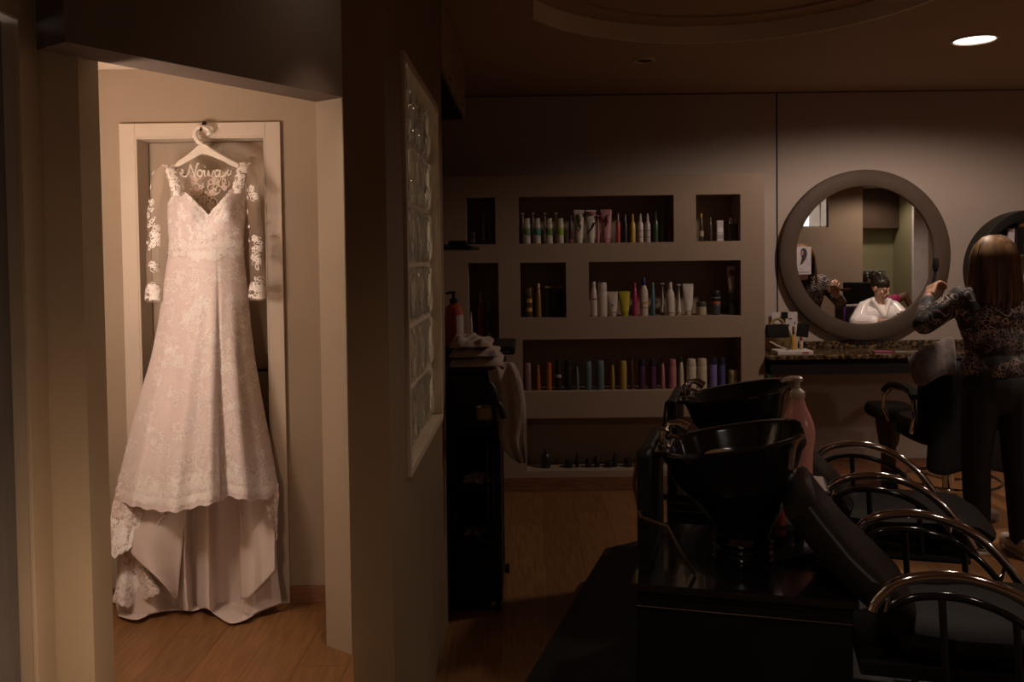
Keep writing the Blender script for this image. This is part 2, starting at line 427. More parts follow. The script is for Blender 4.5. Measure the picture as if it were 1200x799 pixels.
wlo = bpy.data.objects.new('window_daylight', wl_); COL.objects.link(wlo); wlo.location = ((wx0+wx1)/2,YR-.14,(wz0+wz1)/2); wlo.rotation_euler = (math.radians(90),0,PI); 

# ---- lamps
lamp_disc = emit('lamp_disc', (1.0,.90,.80), 3.0)
def downlight(x, y, power, label, angle=120, lit=True, r=.105, blend=.6, color=WARM, group=None, z=H):
    t = thing('downlight', label, 'ceiling light', (x,y,z), 0, group)
    rim = MB(); n = 28
    prof = [(r,.004),(r+.012,.002),(r+.012,-.006),(r+.004,-.010),(r-.004,-.008),(r-.006,.004)]
    rim.lathe(prof, n=n, cap=False); rim.build('rim', white_paint, t)
    MB().lathe([(.001,-.002),(r-.006,-.002)], n=n, cap=False).build('diffuser' if lit else 'bulb_recess', lamp_disc if lit else black_sat, t)
    if lit:
        l = bpy.data.lights.new('downlight_lamp', 'SPOT'); l.energy = power*PI; l.color = color; l.spot_size = math.radians(angle); l.spot_blend = blend; l.shadow_soft_size = r*.8
        lo = bpy.data.objects.new('downlight_lamp', l); COL.objects.link(lo); lo.parent = t; lo.location = (0,0,-.03)
    return t
downlight(2.322,4.464,P_SALON,'lit round ceiling downlight above the hairdresser',166,blend=.35)
downlight(.657,4.834,0,'unlit dark ceiling spot beside the curved tray',lit=False,r=.05)
downlight(3.9,3.75,P_CLIENT,'added unseen ceiling downlight that lights the seated client',110)  # added, unseen: makes the white robe bright in the mirror
downlight(5.3,-.1,P_REAR,'added unseen ceiling downlight that brightens the rear wall',162,blend=.3)  # added, unseen: lifts the rear wall and column in the mirror
downlight(.15,1.35,7,'added unseen ceiling downlight for basin highlights, nearest the glass block window',92,blend=.6)  # added, unseen: gives the basins highlights, also reaches the window sill
downlight(2.1,1.5,7.0,'added unseen ceiling downlight for basin highlights, over the wash chairs',120,blend=.9)  # added, unseen: second light for basin highlights, also on chairs and bottle
downlight(5.75,-2.5,9,'added unseen ceiling downlight that brightens the olive recess',150)  # added, unseen: extra light for the seated woman's recess
def point_lamp(t, p, power, size, color):
    l = bpy.data.lights.new('bulb', 'POINT'); l.energy = power; l.color = color; l.shadow_soft_size = size
    o = bpy.data.objects.new('bulb', l); COL.objects.link(o); o.parent = t; o.location = p
downlight(-.60,2.98,9,'added unseen ceiling downlight that lights the glass blocks from behind',58,blend=.6)  # added, unseen: brightens the glass blocks, jamb and nearby floor
t = thing('added_hall_lamp','added unseen wall lamp behind the pillar that lights the dress','wall lamp',(-1.74,2.658,1.45))  # invented lamp hidden behind the pillar, main light on dress and hall
opal = bpy.data.materials.new('opal_glass'); opal.use_nodes = True
_b = opal.node_tree.nodes['Principled BSDF']; _b.inputs['Base Color'].default_value = (.9,.85,.78,1); _b.inputs['Transmission Weight'].default_value = 1.0; _b.inputs['Roughness'].default_value = .6; _b.inputs['IOR'].default_value = 1.02
MB().lathe([(.05,0),(.05,.012),(.02,.02)], n=20).xf(Matrix.Rotation(-PI/2,4,'X')).build('wall_plate', white_paint, t)
MB().tube([(0,.015,0),(0,.06,0),(0,.10,.0)],.01,8).build('arm', chrome, t)
point_lamp(t, (0,.16,.05), P_HALL, .09, (1.0,.79,.65))
MB().lathe([(.045,-.02),(.075,.10),(.078,.10),(.048,-.022)], n=24, cap=False).xf(Matrix.Translation((0,.13,.0))).build('shade_ring', chrome, t)
t = thing('added_entry_lamp','added low lamp, unseen below the left edge, that lights the pillar','floor lamp',(-1.08,1.97,0))  # invented lamp out of view, makes the pillar brighter towards the floor
MB().lathe([(.10,0),(.10,.012),(.02,.022)], n=24).build('base', black_sat, t)
MB().tube([(0,0,.02),(0,0,.34)],.009,8).build('pole', black_sat, t)
MB().lathe([(.03,.33),(.035,.335),(.03,.37)], n=16).build('socket', black_sat, t)
MB().lathe([(.06,.36),(.085,.365),(.087,.365),(.062,.358)], n=24, cap=False).build('shade_ring', chrome, t)
point_lamp(t, (0,0,.44), P_ENTRY, .06, (1.0,.70,.47))

# ---- overhead cupboard
t = thing('overhead_cupboard','tan wooden cupboard hung under the ceiling beyond the glass blocks','cupboard',(0,0,0))
cbm = mat('cupboard_wood', (.34,.24,.14), .5, c2=(.29,.20,.115), scale=6, stretch=(1,.6,6))
BX((-.615,3.57,2.30),(-.375,4.85,H-.003)).build('body', black_matte, t, False)
for k in range(2):
    ya = 3.572+k*.64
    d_ = BX((-.374,ya,2.315),(-.355,ya+.632,H-.006)).build('door', cbm, t, False, .003)
    BX((-.355,ya+.28,2.325),(-.345,ya+.36,2.335)).build('handle', chrome, d_, False)
# ================================================================== PRODUCTS IN THE NICHES
def loft_tube(w, h, d0, flat=.012, n=16, z0=0.0, tilt=0.0):
    """squeeze tube: round at the bottom, flat crimp on top"""
    mb = MB(); rings = []
    for k in range(9):
        t = k/8; a = w/2*(.78+.22*t); b = d0/2*(1-t)**.8*.9 + flat/2*.35
        rings.append([(a*math.cos(2*PI*i/n)+tilt*t, b*math.sin(2*PI*i/n), z0+h*t) for i in range(n)])
    rings.append([(p[0], p[1], p[2]+.010) for p in rings[-1]])
    return mb.rings(rings)
def item(kind, px, ytop, ybot, wpx, c, cap=None, label='', cat='bottle', band=None, Y=5.575, group=None, c2=None, mark=None, name=None):
    base = at(px, ybot, Y); s = Y/F
    w, h = wpx*s, (ybot-ytop)*s
    nm = name or {'tube':'product_tube','bottle':'product_bottle','cyl':'product_bottle','spray':'spray_bottle','jar':'product_jar','box':'product_box','side':'product_tube','thin':'product_bottle'}[kind]
    # stand the thing on its shelf
    zf = base.z
    for hh in holes:
        if hh[0]-.03 < base.x < hh[1]+.03 and hh[2]-.04 < base.z < hh[3]: zf = hh[2]
    t = thing(nm, label, cat, (base.x, Y, zf), 0, group)
    h = h + max(-.02, min(.02, base.z - zf))
    m = paint(c, .32); cm = paint(cap, .28) if cap else None
    r = w/2
    if kind == 'tube':
        ch = .028
        MB().lathe([(r*.62,0),(r*.66,.003),(r*.66,ch-.002),(r*.60,ch)], n=16, sy=.9).build('cap', cm or m, t)
        loft_tube(w, h-ch-.010, w*.72, z0=ch).build('body', m, t)
    elif kind == 'side':
        ch = .022
        MB().lathe([(r*.9,0),(r*.9,ch)], n=14).build('cap', cm or m, t)
        b = loft_tube(w*1.9, h-ch-.010, w*1.15, z0=ch); b.xf(Matrix.Rotation(PI/2,4,'Z')); b.build('body', m, t)
        BX((-w*.40,-w*.9,h-.008),(w*.40,w*.9,h)).build('crimp', m, t, False, .001)
    elif kind == 'bottle':
        hc = h*.20
        MB().lathe([(r*.93,0),(r,.004),(r,(h-hc)*.72),(r*.92,(h-hc)*.84),(r*.55,(h-hc)*.97),(r*.5,h-hc)], n=18, sy=.8).build('body', m, t)
        MB().lathe([(r*.5,h-hc),(r*.52,h-hc+.002),(r*.42,h-.002),(r*.38,h)], n=14).build('cap', cm or m, t)
    elif kind == 'cyl':
        hc = h*.24
        MB().lathe([(r*.95,0),(r,.004),(r,h-hc-.003),(r*.96,h-hc)], n=18, sy=.8).build('body', m, t)
        MB().lathe([(r*.96,h-hc+.001),(r*.97,h-hc+.004),(r*.90,h-.006),(r*.82,h)], n=18, sy=.8).build('cap', cm or m, t)
    elif kind == 'spray':
        hc = h*.26
        MB().lathe([(r*.95,0),(r,.004),(r,(h-hc)*.86),(r*.6,h-hc-.004),(r*.5,h-hc)], n=18).build('body', m, t)
        MB().lathe([(r*.5,h-hc),(r*.5,h-hc*.45),(r*.36,h-hc*.4),(r*.34,h)], n=14).build('pump_head', cm or m, t)
    elif kind == 'thin':
        hc = h*.15
        MB().lathe([(r*.8,0),(r,.004),(r,h*.5),(r*.62,h-hc-.004),(r*.45,h-hc)], n=14).build('body', m, t)
        MB().lathe([(r*.5,h-hc),(r*.5,h-.003),(r*.4,h)], n=12).build('cap', cm or m, t)
    elif kind == 'jar':
        hc = h*.34
        MB().lathe([(r*.9,0),(r,.004),(r,h-hc-.002),(r*.9,h-hc)], n=20).build('body', m, t)
        MB().lathe([(r*1.02,h-hc),(r*1.04,h-hc+.003),(r*1.04,h-.003),(r*.98,h)], n=20).build('lid', cm or m, t)
    elif kind == 'box':
        BX((-r,-r*.7,0),(r,r*.7,h)).build('carton', m, t, False, .002)
        if cap: BX((-r*1.01,-r*.72,h-.012),(r*1.01,r*.72,h+.001)).build('lid', cm, t, False, .001)
    for bz, bh, bc in (band or []):
        if kind == 'box': BX((-r*.8,-r*.7-.001,h*bz),(r*.8,-r*.7+.002,h*(bz+bh))).build('label_print', paint(bc), t, False)
        else:
            sy = {'tube':.80,'bottle':.8,'cyl':.8}.get(kind,1.0)
            rr = r*(1.02 if kind != 'tube' else .86+.16*bz)
            if kind == 'side': continue
            MB().lathe([(rr,h*bz),(rr,h*(bz+bh))], n=18, sy=sy+.02, cap=False).build('label_band', paint(bc), t)
    if mark: mark(t, w, h)
    return t
WH = (.62,.54,.47); PK = (.55,.22,.24)
def green_top(col):
    def f(t, w, h):
        r = w/2
        mb = MB(); n = 16; lo, hi = [], []
        for i in range(n):
            a = 2*PI*i/n; x = r*1.03*math.cos(a)
            z = h*.34 - x/r*h*.05
            lo.append((x, r*.84*math.sin(a), z)); hi.append((x*.9, r*.72*math.sin(a), h*.90 + x/r*h*.07))
        mb.rings([lo, [((p[0]+q[0])/2*1.03,(p[1]+q[1])/2*1.03,(p[2]+q[2])/2) for p,q in zip(lo,hi)], hi]).build('green_sleeve', paint(col), t)
    return f
def strokes(pls, col, rr=.0011):
    def f(t, w, h):
        mb = MB()
        for pl in pls:
            mb.tube([(p[0]*w/2, -w*.36*(1-.62*p[1])-.0015, p[1]*h) for p in pl], rr, 5)
        mb.build('print', paint(col), t)
    return f
pine = strokes([[(-.3,.45),(0,.36),(.3,.45),(.33,.55),(0,.62),(-.33,.55),(-.3,.45)],[(-.15,.62),(-.25,.7),(0,.9),(.25,.7),(.15,.62)],[(-.15,.48),(.15,.55)],[(0,.62),(0,.88)]], (.03,.04,.02), .0026)
wave = strokes([[(-.7,.28),(-.2,.38),(.2,.45),(.75,.62)]], (.03,.025,.025), .0045)
floral = strokes([[(-.4,.78),(-.1,.62),(.1,.8),(.3,.6)],[(-.3,.6),(0,.7),(.35,.85)],[(-.1,.5),(.1,.62)]], (.13,.02,.05), .003)
nmark = strokes([[(-.45,.58),(-.45,.80)],[(-.45,.80),(.45,.62)],[(.45,.62),(.45,.84)],[(-.5,.8),(.5,.84)]], (.02,.02,.02), .0032)
leafm = strokes([[(-.25,.3),(-.05,.38),(.15,.3)],[(-.1,.45),(.0,.6)],[(.25,.42),(.2,.55)]], (.25,.02,.09), .0035)
dot = strokes([[(0,.42),(0,.50)]], (.02,.02,.02), .0034)
# top shelf, long niche
for k, (px, col, nm, pos) in enumerate(((617.5,(.13,.21,.11),'grey green','leftmost'),(629.5,(.05,.25,.16),'teal green','second from left'),(643.5,(.12,.22,.06),'moss green','third from left'),(656.5,(.30,.42,.03),'lime green','fourth from left'))):
    item('cyl', px, 256, 283.3-.012*(px-617), 8.5, WH, None, 'white bottle with slanted %s top in the upper long niche, %s' % (nm, pos), mark=green_top(col), Y=5.55, group='white and green bottles')
    item('side', px-4.5, 247, 280-.012*(px-617), 4.6, WH, None, 'slim white tube seen edge-on behind the %s topped bottle' % nm, 'tube', Y=5.665, group='white tubes seen edge-on')
item('thin', 669, 252, 283, 5.5, (.08,.045,.05), (.03,.025,.025), 'dark narrow bottle with mauve foot left of the pineapple tube', band=[(.02,.12,(.28,.10,.15))])
item('tube', 678.5, 246, 283, 12.5, WH, WH, 'white tube with a black and green pineapple drawing, upper long niche', 'tube', mark=pine)
item('tube', 692.5, 246, 282.7, 12.5, WH, WH, 'white tube crossed by a black sweeping stripe, upper long niche', 'tube', mark=wave, band=[(.86,.08,(.36,.12,.16))])
item('side', 700.8, 252, 282.5, 3.6, PK, PK, 'slim pink tube seen edge-on beside the wide pink tube', 'tube')
item('tube', 710.5, 245.5, 282.3, 13.5, (.50,.24,.25), PK, 'wide pink tube with dark red print, upper long niche', 'tube', mark=floral)
item('spray', 724.5, 250, 282, 4.8, (.50,.10,.09), (.42,.34,.34), 'small red spray bottle with pale nozzle, upper long niche')
item('spray', 733, 251, 282, 4.2, (.06,.05,.055), (.25,.25,.32), 'thin black bottle with grey blue nozzle beside the yellow bottle')
item('spray', 741.5, 250.5, 281.7, 6.6, (.55,.36,.06), (.58,.34,.04), 'yellow spray bottle in the upper long niche')
item('spray', 750.5, 250.5, 281.5, 7.2, WH, WH, 'white spray bottle with two dark red stripes right of the yellow bottle', band=[(.40,.025,(.25,.05,.05)),(.18,.02,(.25,.05,.05))])
item('spray', 759, 250.5, 281.4, 6.8, (.50,.43,.40), WH, 'greyish white striped spray bottle left of the dark green ones', band=[(.40,.025,(.22,.05,.06)),(.18,.02,(.22,.05,.06))])
item('spray', 768.5, 248, 281, 5.8, (.06,.085,.04), (.07,.09,.05), 'dark green spray bottle, left one of the pair')
item('spray', 776.3, 248, 280.9, 6.2, (.12,.14,.04), (.15,.17,.09), 'olive green spray bottle left of the magenta bottle')
item('thin', 785, 252, 280.8, 5.2, (.45,.03,.16), (.45,.03,.16), 'magenta bottle at the right end of the upper long niche')
# top shelf, small niche
item('thin', 822, 250, 279, 5, (.06,.05,.03), (.55,.36,.08), 'black bottle with gold cap and bright label in the small upper niche', band=[(.18,.2,(.45,.40,.30))])
item('thin', 832.5, 255, 279, 4.4, (.08,.06,.05), (.12,.10,.09), 'thin dark bottle beside the white carton in the small upper niche')
item('box', 843.5, 258.5, 279, 7.5, (.62,.57,.60), None, 'small white carton with grey print in the small upper niche', 'box', band=[(.45,.18,(.85,.82,.85)),(.12,.2,(.40,.37,.40))])
item('thin', 839.3, 257.5, 278, 3.6, (.10,.08,.06), (.5,.47,.45), 'narrow bottle with pale cap directly left behind the white carton', Y=5.66)
for px, w_ in ((856.5,'left'),(862.7,'right')):
    t_ = item('cyl', px, 255.5, 278.8, 4.8, (.10,.065,.035), None, 'brown bottle with tall silver cap, %s of the pair in the small upper niche' % w_, group='silver capped bottles')
    for ch in t_.children:
        if ch.name.startswith('cap'): ch.data.materials[0] = chrome
# middle shelf, small niche
item('cyl', 620.5, 337, 369.5, 6.5, (.10,.055,.02), (.16,.10,.06), 'dark amber bottle with two gold bands in the small middle niche', band=[(.50,.12,(.70,.42,.14)),(.20,.12,(.70,.42,.14))])
item('thin', 631.3, 332, 369.5, 6.2, (.30,.17,.05), (.62,.46,.30), 'slim amber oil bottle with pale cap in the small middle niche')
tick = strokes([[(-.3,.62),(-.1,.5),(.3,.7)],[(-.1,.5),(-.2,.4)]], (.55,.48,.40), .0022)
for px, w_ in ((644,'left'),(657,'right')):
    item('box', px, 335, 368.5, 10, (.018,.016,.015), (.42,.27,.09), 'black carton with gold lid and pale emblem, %s one of two' % w_, 'box', group='black and gold cartons', mark=lambda t, w, h: strokes([[(-.3,.62),(-.1,.5),(.3,.7)],[(-.1,.5),(-.2,.4)]], (.55,.48,.40), .0022)(t, w, h))
# middle shelf, long niche
item('thin', 696.3, 330, 369.8, 8, (.60,.50,.46), WH, 'slim white bottle with red ring at the left end of the middle long niche', band=[(.49,.03,(.3,.05,.08))])
item('cyl', 706.2, 331, 369.6, 11, (.60,.50,.42), (.60,.50,.42), 'broad cream bottle with black drop emblem, middle long niche', mark=dot)
item('tube', 718, 341.5, 369.4, 12.5, (.56,.46,.40), (.56,.46,.40), 'pale cream tube left of the yellow tube', 'tube', mark=dot)
item('tube', 732, 341, 368.9, 13, (.45,.38,.03), (.40,.34,.03), 'yellow green tube in the middle long niche', 'tube')
item('thin', 744, 331, 368.5, 6.4, (.42,.04,.11), (.42,.04,.11), 'crimson bottle with pointed top in the middle long niche')
item('bottle', 754.6, 325, 368.4, 10, (.62,.52,.44), (.03,.04,.16), 'tall cream bottle with dark blue cap', band=[(.32,.04,(.55,.25,.08)),(.2,.03,(.3,.25,.22))])
item('thin', 765.3, 331, 368.2, 5, (.10,.20,.26), (.20,.30,.34), 'slim blue bottle right of the blue capped one')
item('side', 776, 331, 365, 5.2, (.58,.50,.44), (.20,.12,.10), 'cream tube with dark cap seen edge-on, middle long niche', 'tube', Y=5.60)
item('bottle', 785.6, 330.5, 367.8, 10, (.64,.55,.46), (.64,.55,.46), 'cream bottle with red flower print, middle long niche', mark=leafm, band=[(.06,.03,(.35,.08,.08))])
item('side', 795, 331, 363.5, 5.6, (.60,.52,.46), (.45,.36,.32), 'cream tube leaning beside the flower printed bottle', 'tube', Y=5.61)
item('tube', 806.5, 331, 364, 12.5, (.60,.54,.47), (.55,.48,.42), 'shiny silver white tube in the middle long niche', 'tube', Y=5.60)
item('jar', 821.8, 353.5, 366, 12, (.46,.38,.28), (.07,.06,.06), 'low cream jar with dark lid in the middle long niche', 'jar')
item('jar', 838.5, 355.5, 367, 11.5, (.06,.06,.07), (.08,.08,.09), 'lower dark jar under the orange striped one', 'jar')
def on_jar(kind, px, ytop, ybot, w, c, cap, label, cat, **k):
    """stands on another product, so its foot keeps the height seen"""
    global holes
    keep = holes; holes = []
    t_ = item(kind, px, ytop, ybot, w, c, cap, label, cat, **k); holes = keep
    return t_
z_of = lambda py, px=838, Y=5.575: at(px, py, Y).z
def jar_top(label):
    o = next(x for x in COL.objects if x.get('label') == label); bpy.context.view_layer.update()
    return max((c.matrix_world @ Vector(v.co)).z for c in o.children for v in c.data.vertices)
a_ = on_jar('jar', 838.5, 340.5, 355.2, 11.5, (.022,.02,.02), (.022,.02,.02), 'black jar with bright orange stripe standing on a dark jar', 'jar', band=[(.02,.14,(.62,.13,.03)),(.45,.06,(.3,.3,.3))]); a_.location.z = jar_top('lower dark jar under the orange striped one')+.0005
item('jar', 858.8, 354.6, 366.6, 9.6, (.07,.07,.085), (.09,.09,.10), 'bottom glass jar of the stack at the right end, middle niche', 'jar')
b_ = on_jar('jar', 858.5, 342.6, 354.3, 8.6, (.07,.07,.085), (.09,.09,.10), 'upper glass jar of the stack under the standing white tube', 'jar'); b_.location.z = jar_top('bottom glass jar of the stack at the right end, middle niche')+.0005
c_ = on_jar('tube', 856.7, 311, 342.3, 9.6, (.56,.48,.43), (.50,.42,.38), 'white tube marked with a black N on top of two jars', 'tube', mark=nmark); c_.location.z = jar_top('upper glass jar of the stack under the standing white tube')+.0005
# third shelf
third = [('cyl',619,425,457.5,7,(.26,.15,.18),(.34,.20,.22),'mauve bottle at the left end of the third shelf'),
 ('thin',631,427,458,4.6,(.46,.13,.03),(.46,.14,.03),'thin orange bottle second on the third shelf'),
 ('cyl',643.5,424.5,457,6.2,(.48,.13,.03),(.50,.10,.05),'orange red bottle third on the third shelf'),
 ('cyl',654.5,421,457,7.5,(.022,.02,.02),(.022,.02,.02),'black bottle with a small pale tag on the third shelf'),
 ('cyl',666,421,457,9,(.02,.018,.018),(.02,.018,.018),'plain black bottle left of the thin teal one'),
 ('thin',676.5,424,458,4.6,(.12,.17,.17),(.03,.03,.03),'thin teal bottle with black cap on the third shelf'),
 ('cyl',689.5,423,456,8,(.10,.155,.16),(.15,.21,.22),'grey teal bottle, smaller of two on the third shelf'),
 ('cyl',703.5,422,456,9.4,(.11,.16,.17),(.15,.20,.21),'broad grey teal bottle left of the thin gold bottle'),
 ('thin',718,422,457.6,5,(.38,.25,.06),(.03,.03,.03),'thin gold bottle with black cap on the third shelf'),
 ('cyl',730.3,422.5,456,8.8,(.40,.26,.05),(.46,.31,.08),'broad gold bottle in the middle of the third shelf'),
 ('thin',740.5,417,457,4.8,(.10,.03,.035),(.03,.02,.02),'thin dark maroon bottle on the third shelf'),
 ('cyl',752.3,420,456.5,8.4,(.085,.035,.07),(.03,.02,.03),'dark plum bottle, left of two on the third shelf'),
 ('cyl',764.8,420.5,456.3,8.4,(.095,.035,.085),(.03,.02,.03),'dark purple bottle left of the thin pink bottle'),
 ('thin',776.7,420,457,5.2,(.50,.22,.22),(.03,.02,.02),'thin pink bottle with black cap on the third shelf'),
 ('cyl',788.2,420.5,455,9,(.45,.19,.21),(.42,.18,.20),'broad pink bottle on the third shelf'),
 ('thin',798.4,418.5,456.5,6,(.60,.50,.38),(.03,.025,.02),'thin cream bottle with black cap on the third shelf'),
 ('cyl',810.3,420,455.5,11.5,(.62,.52,.42),(.62,.53,.44),'broad cream bottle behind the far wash basin, left of two'),
 ('cyl',822.8,419.5,455,11.5,(.58,.48,.33),(.58,.49,.35),'broad ivory bottle behind the far wash basin, right of two'),
 ('cyl',836,418,454.5,8.6,(.20,.17,.42),(.03,.03,.05),'violet blue bottle with black cap behind the far basin'),
 ('cyl',846.3,418.5,454.3,7.6,(.09,.08,.22),(.03,.03,.05),'dark blue bottle with black cap behind the far basin')]
for kind, px, yt, yb_, w_, c, cap, lab in third:
    item(kind, px, yt, yb_, w_, c, cap, lab, Y=5.575, group='bottles on the third shelf',
         band=[(.42,.10,(.40,.33,.25))] if 'pale tag' in lab else None)
t_ = item('jar', 859.5, 433, 455, 11.5, (.50,.40,.18), (.50,.42,.22), 'round ivory jar with dark spot at the right end of the third shelf', 'jar', mark=dot)
# niches at the far left
item('thin', 567, 248, 285, 4.2, (.30,.18,.15), (.30,.18,.15), 'thin rosy bottle left in the upper far left niche')
item('thin', 575, 248, 285, 3.6, (.24,.13,.08), (.24,.13,.08), 'thin brown bottle right in the upper far left niche')
item('jar', 554.5, 272, 285, 8, (.05,.04,.035), (.06,.05,.04), 'low dark jar in the upper far left niche', 'jar', band=[(.2,.2,(.14,.11,.08))])
item('bottle', 564, 343, 397, 7.6, (.17,.02,.03), (.30,.19,.09), 'dark red bottle with gold top in the lower far left niche')
item('thin', 552.3, 366, 397, 4.2, (.44,.34,.28), (.40,.30,.25), 'thin white bottle in the lower far left niche')
item('cyl', 573.5, 352, 397, 5.5, (.035,.03,.028), (.14,.09,.07), 'dark bottle right in the lower far left niche', band=[(.1,.08,(.3,.28,.25))])
# dark things on the bottom shelf
bot = [(640,527,11,'cone','tapered black bottle at the left end of the bottom shelf'),(667,538,9,'jar','low black jar left of the black spray bottle'),(676.5,529,4.5,'thin','slim black bottle standing tall on the bottom shelf'),
 (690,537,8,'cyl','stubby black bottle on the bottom shelf'),(700,533,7,'thin','black bottle with narrow neck on the bottom shelf'),(714,540,10,'jar','wide low black jar on the bottom shelf'),
 (721,530,6,'thin','black bottle beside the wide low jar'),(736,537,9,'jar','round black jar, first of the row of three'),(747,538,8,'jar','round black jar, middle of the row of three'),(760,536,9,'jar','round black jar nearest the wash basin')]
for px, yt, w_, k, lab in bot:
    item({'cone':'bottle'}.get(k,k), px, yt, 550.5, w_, (.02,.017,.015), (.02,.017,.015), lab, 'jar' if k == 'jar' else 'bottle', Y=5.60)
# ================================================================== MIRRORS, COUNTER AND ITS THINGS
mirror_m = mat('mirror_silver', (.88,.86,.83), .01, 1.0, c2=(.88,.86,.83))
frame_m = mat('mirror_frame_taupe', (.105,.074,.056), .6, c2=(.095,.067,.05), scale=10, spec=.2)
t = thing('round_mirror','large round mirror in a wide taupe frame above the granite counter','mirror',(2.279,YB-.001,1.503))
def yring(prof, n=72):
    """lathe about the Y axis, prof = (radius, y)"""
    mb = MB().lathe([(r,-y) for r, y in prof], n=n, cap=False); mb.xf(Matrix.Rotation(PI/2,4,'X')); return mb
RO, RI = .580, .470
yring([(RI,-.035),(RI,-.052),(RI+.008,-.058),(RO-.012,-.058),(RO,-.050),(RO,0),(RI,-.0),(RI,-.035)]).build('frame', frame_m, t)
yring([(.0005,-.036),(RI+.002,-.036)]).build('mirror_glass', mirror_m, t)
# leaflet stuck to the glass
t = thing('leaflet','small white leaflet with a long haired portrait stuck on the round mirror','leaflet',(0,0,0))
lx0, lx1, lz0, lz1 = at(934.2,290,5.8).x, at(951,290,5.8).x, at(942,321.5,5.8).z, at(942,289,5.8).z
ym = YB-.0395
BX((lx0,ym-.0012,lz0),(lx1,ym,lz1)).build('sheet', paint((.66,.60,.62),.6), t, False)
lw, lh = lx1-lx0, lz1-lz0
def flat_shape(pts, yoff):
    return MB().add([(lx0+p[0]*lw, ym-.0012-yoff, lz0+p[1]*lh) for p in pts], [tuple(range(len(pts)))])
flat_shape([(.05,.28),(.2,.33),(.45,.36),(.8,.32),(.95,.28),(.95,.45),(.8,.52),(.6,.60),(.4,.62),(.3,.5)], .0004).build('portrait_dress', paint((.60,.52,.53),.6), t, False)
flat_shape([(.22,.34),(.35,.36),(.48,.45),(.62,.55),(.72,.70),(.70,.84),(.60,.93),(.42,.95),(.28,.88),(.24,.75),(.34,.62),(.30,.48)], .0008).build('portrait_hair', paint((.05,.03,.03),.6), t, False)
flat_shape([(.27,.72),(.34,.68),(.45,.72),(.48,.82),(.40,.88),(.30,.84)], .0012).build('portrait_face', paint((.42,.24,.18),.6), t, False)
for k, (zz, ww) in enumerate(((.20,.34),(.10,.8),(.06,.7))):
    flat_shape([(.12,zz-.012),(.12+ww,zz-.012),(.12+ww,zz+.012),(.12,zz+.012)], .0004).build('print_line', paint((.30,.26,.27),.6), t, False)
# round wall shelf at the right edge
rc = at(1207, 316, 5.75)
t = thing('round_wall_shelf','round black wall shelf at the right edge behind the hairdresser','shelf',(rc.x,YB-.001,rc.z))
r_ = 70*.00575
yring([(r_,0),(r_,-.16),(r_-.01,-.165),(r_-.055,-.165),(r_-.060,-.16),(r_-.060,0),(r_,0)]).build('ring', black_sat, t)
zs_ = at(1200,298,5.7).z - rc.z
hw = math.sqrt((r_-.06)**2 - zs_**2) - .001
BX((-hw,-.15,zs_-.008),(hw,-.004,zs_)).build('glass_shelf', mat('green_glass', (.35,.55,.48), .08, trans=.7), t, False)
zsh = rc.z + zs_
def shelf_item(px, ytop, w_, fn): 
    p = at(px, 297, 5.74); h_ = (297-ytop)*.00574; fn(p.x, h_, w_*.00574)
sy_ = 5.755
for px, yt, w_, c, lab in ((1168.5,269,3.4,(.05,.04,.03),'small dark bottle left in the round shelf'),(1174.7,267.5,3.2,(.55,.36,.12),'small gold bottle in the round shelf'),(1178.3,267.5,3.0,(.05,.04,.03),'small black bottle beside the white carton in the round shelf')):
    p = at(px,297,sy_); hh = (297-yt)*sy_/F; r1 = w_*sy_/F/2
    q = thing('product_bottle', lab, 'bottle', (p.x, sy_, zsh))
    MB().lathe([(r1*.9,0),(r1,.003),(r1,hh*.7),(r1*.6,hh*.78)], n=14).build('body', paint(c), q); MB().lathe([(r1*.6,hh*.78),(r1*.6,hh)], n=12).build('cap', black_sat, q)
p = at(1183.5,297,sy_); q = thing('product_box','white carton standing in the round shelf','box',(p.x,sy_,zsh))
hh = (297-266.5)*sy_/F; BX((-.021,-.02,0),(.021,.02,hh)).build('carton', paint((.62,.55,.60),.5), q, False, .002); BX((-.014,-.0208,hh*.86),(.014,-.0198,hh*.92)).build('label_print', paint((.35,.28,.3)), q, False)
p = at(1200,297,sy_); q = thing('product_jar','large black jar with gold lid in the round shelf','jar',(p.x,sy_,zsh))
hh = (297-261)*sy_/F; MB().lathe([(.066,0),(.070,.004),(.070,hh-.03),(.062,hh-.028)], n=24).build('body', black_gloss, q); MB().lathe([(.074,hh-.028),(.075,hh-.025),(.075,hh-.003),(.072,hh)], n=24).build('lid', brass, q)
MB().sphere((-.012,-.069,hh*.62),.007,8,6,(1,.3,1.4)).build('label_print', paint((.7,.66,.6)), q)

# granite counter
granite = bpy.data.materials.new('brown_granite'); granite.use_nodes = True
_N = granite.node_tree.nodes; _L = granite.node_tree.links; _b = _N['Principled BSDF']; _b.inputs['Roughness'].default_value = .14
_tc = _N.new('ShaderNodeTexCoord'); _v = _N.new('ShaderNodeTexNoise'); _v.inputs['Scale'].default_value = 42; _v.inputs['Detail'].default_value = 6; _v.inputs['Roughness'].default_value = .7
_r = _N.new('ShaderNodeValToRGB'); _r.color_ramp.elements[0].position = .42; _r.color_ramp.elements[0].color = (.012,.009,.006,1); _r.color_ramp.elements[1].position = .66; _r.color_ramp.elements[1].color = (.34,.23,.12,1)
_e = _r.color_ramp.elements.new(.53); _e.color = (.10,.06,.03,1)
_L.new(_tc.outputs['Object'], _v.inputs['Vector']); _L.new(_v.outputs['Fac'], _r.inputs['Fac']); _L.new(_r.outputs['Color'], _b.inputs['Base Color'])
cz0 = .868
t = thing('granite_counter','brown speckled granite counter with dark apron under the mirrors','counter',(0,0,0))
BX((1.517,5.44,cz0-.028),(4.6,YB-.003,cz0)).build('top', granite, t, False, .004)
BX((1.535,5.46,cz0-.125),(4.6,5.50,cz0-.0285)).build('apron', black_matte, t, False)
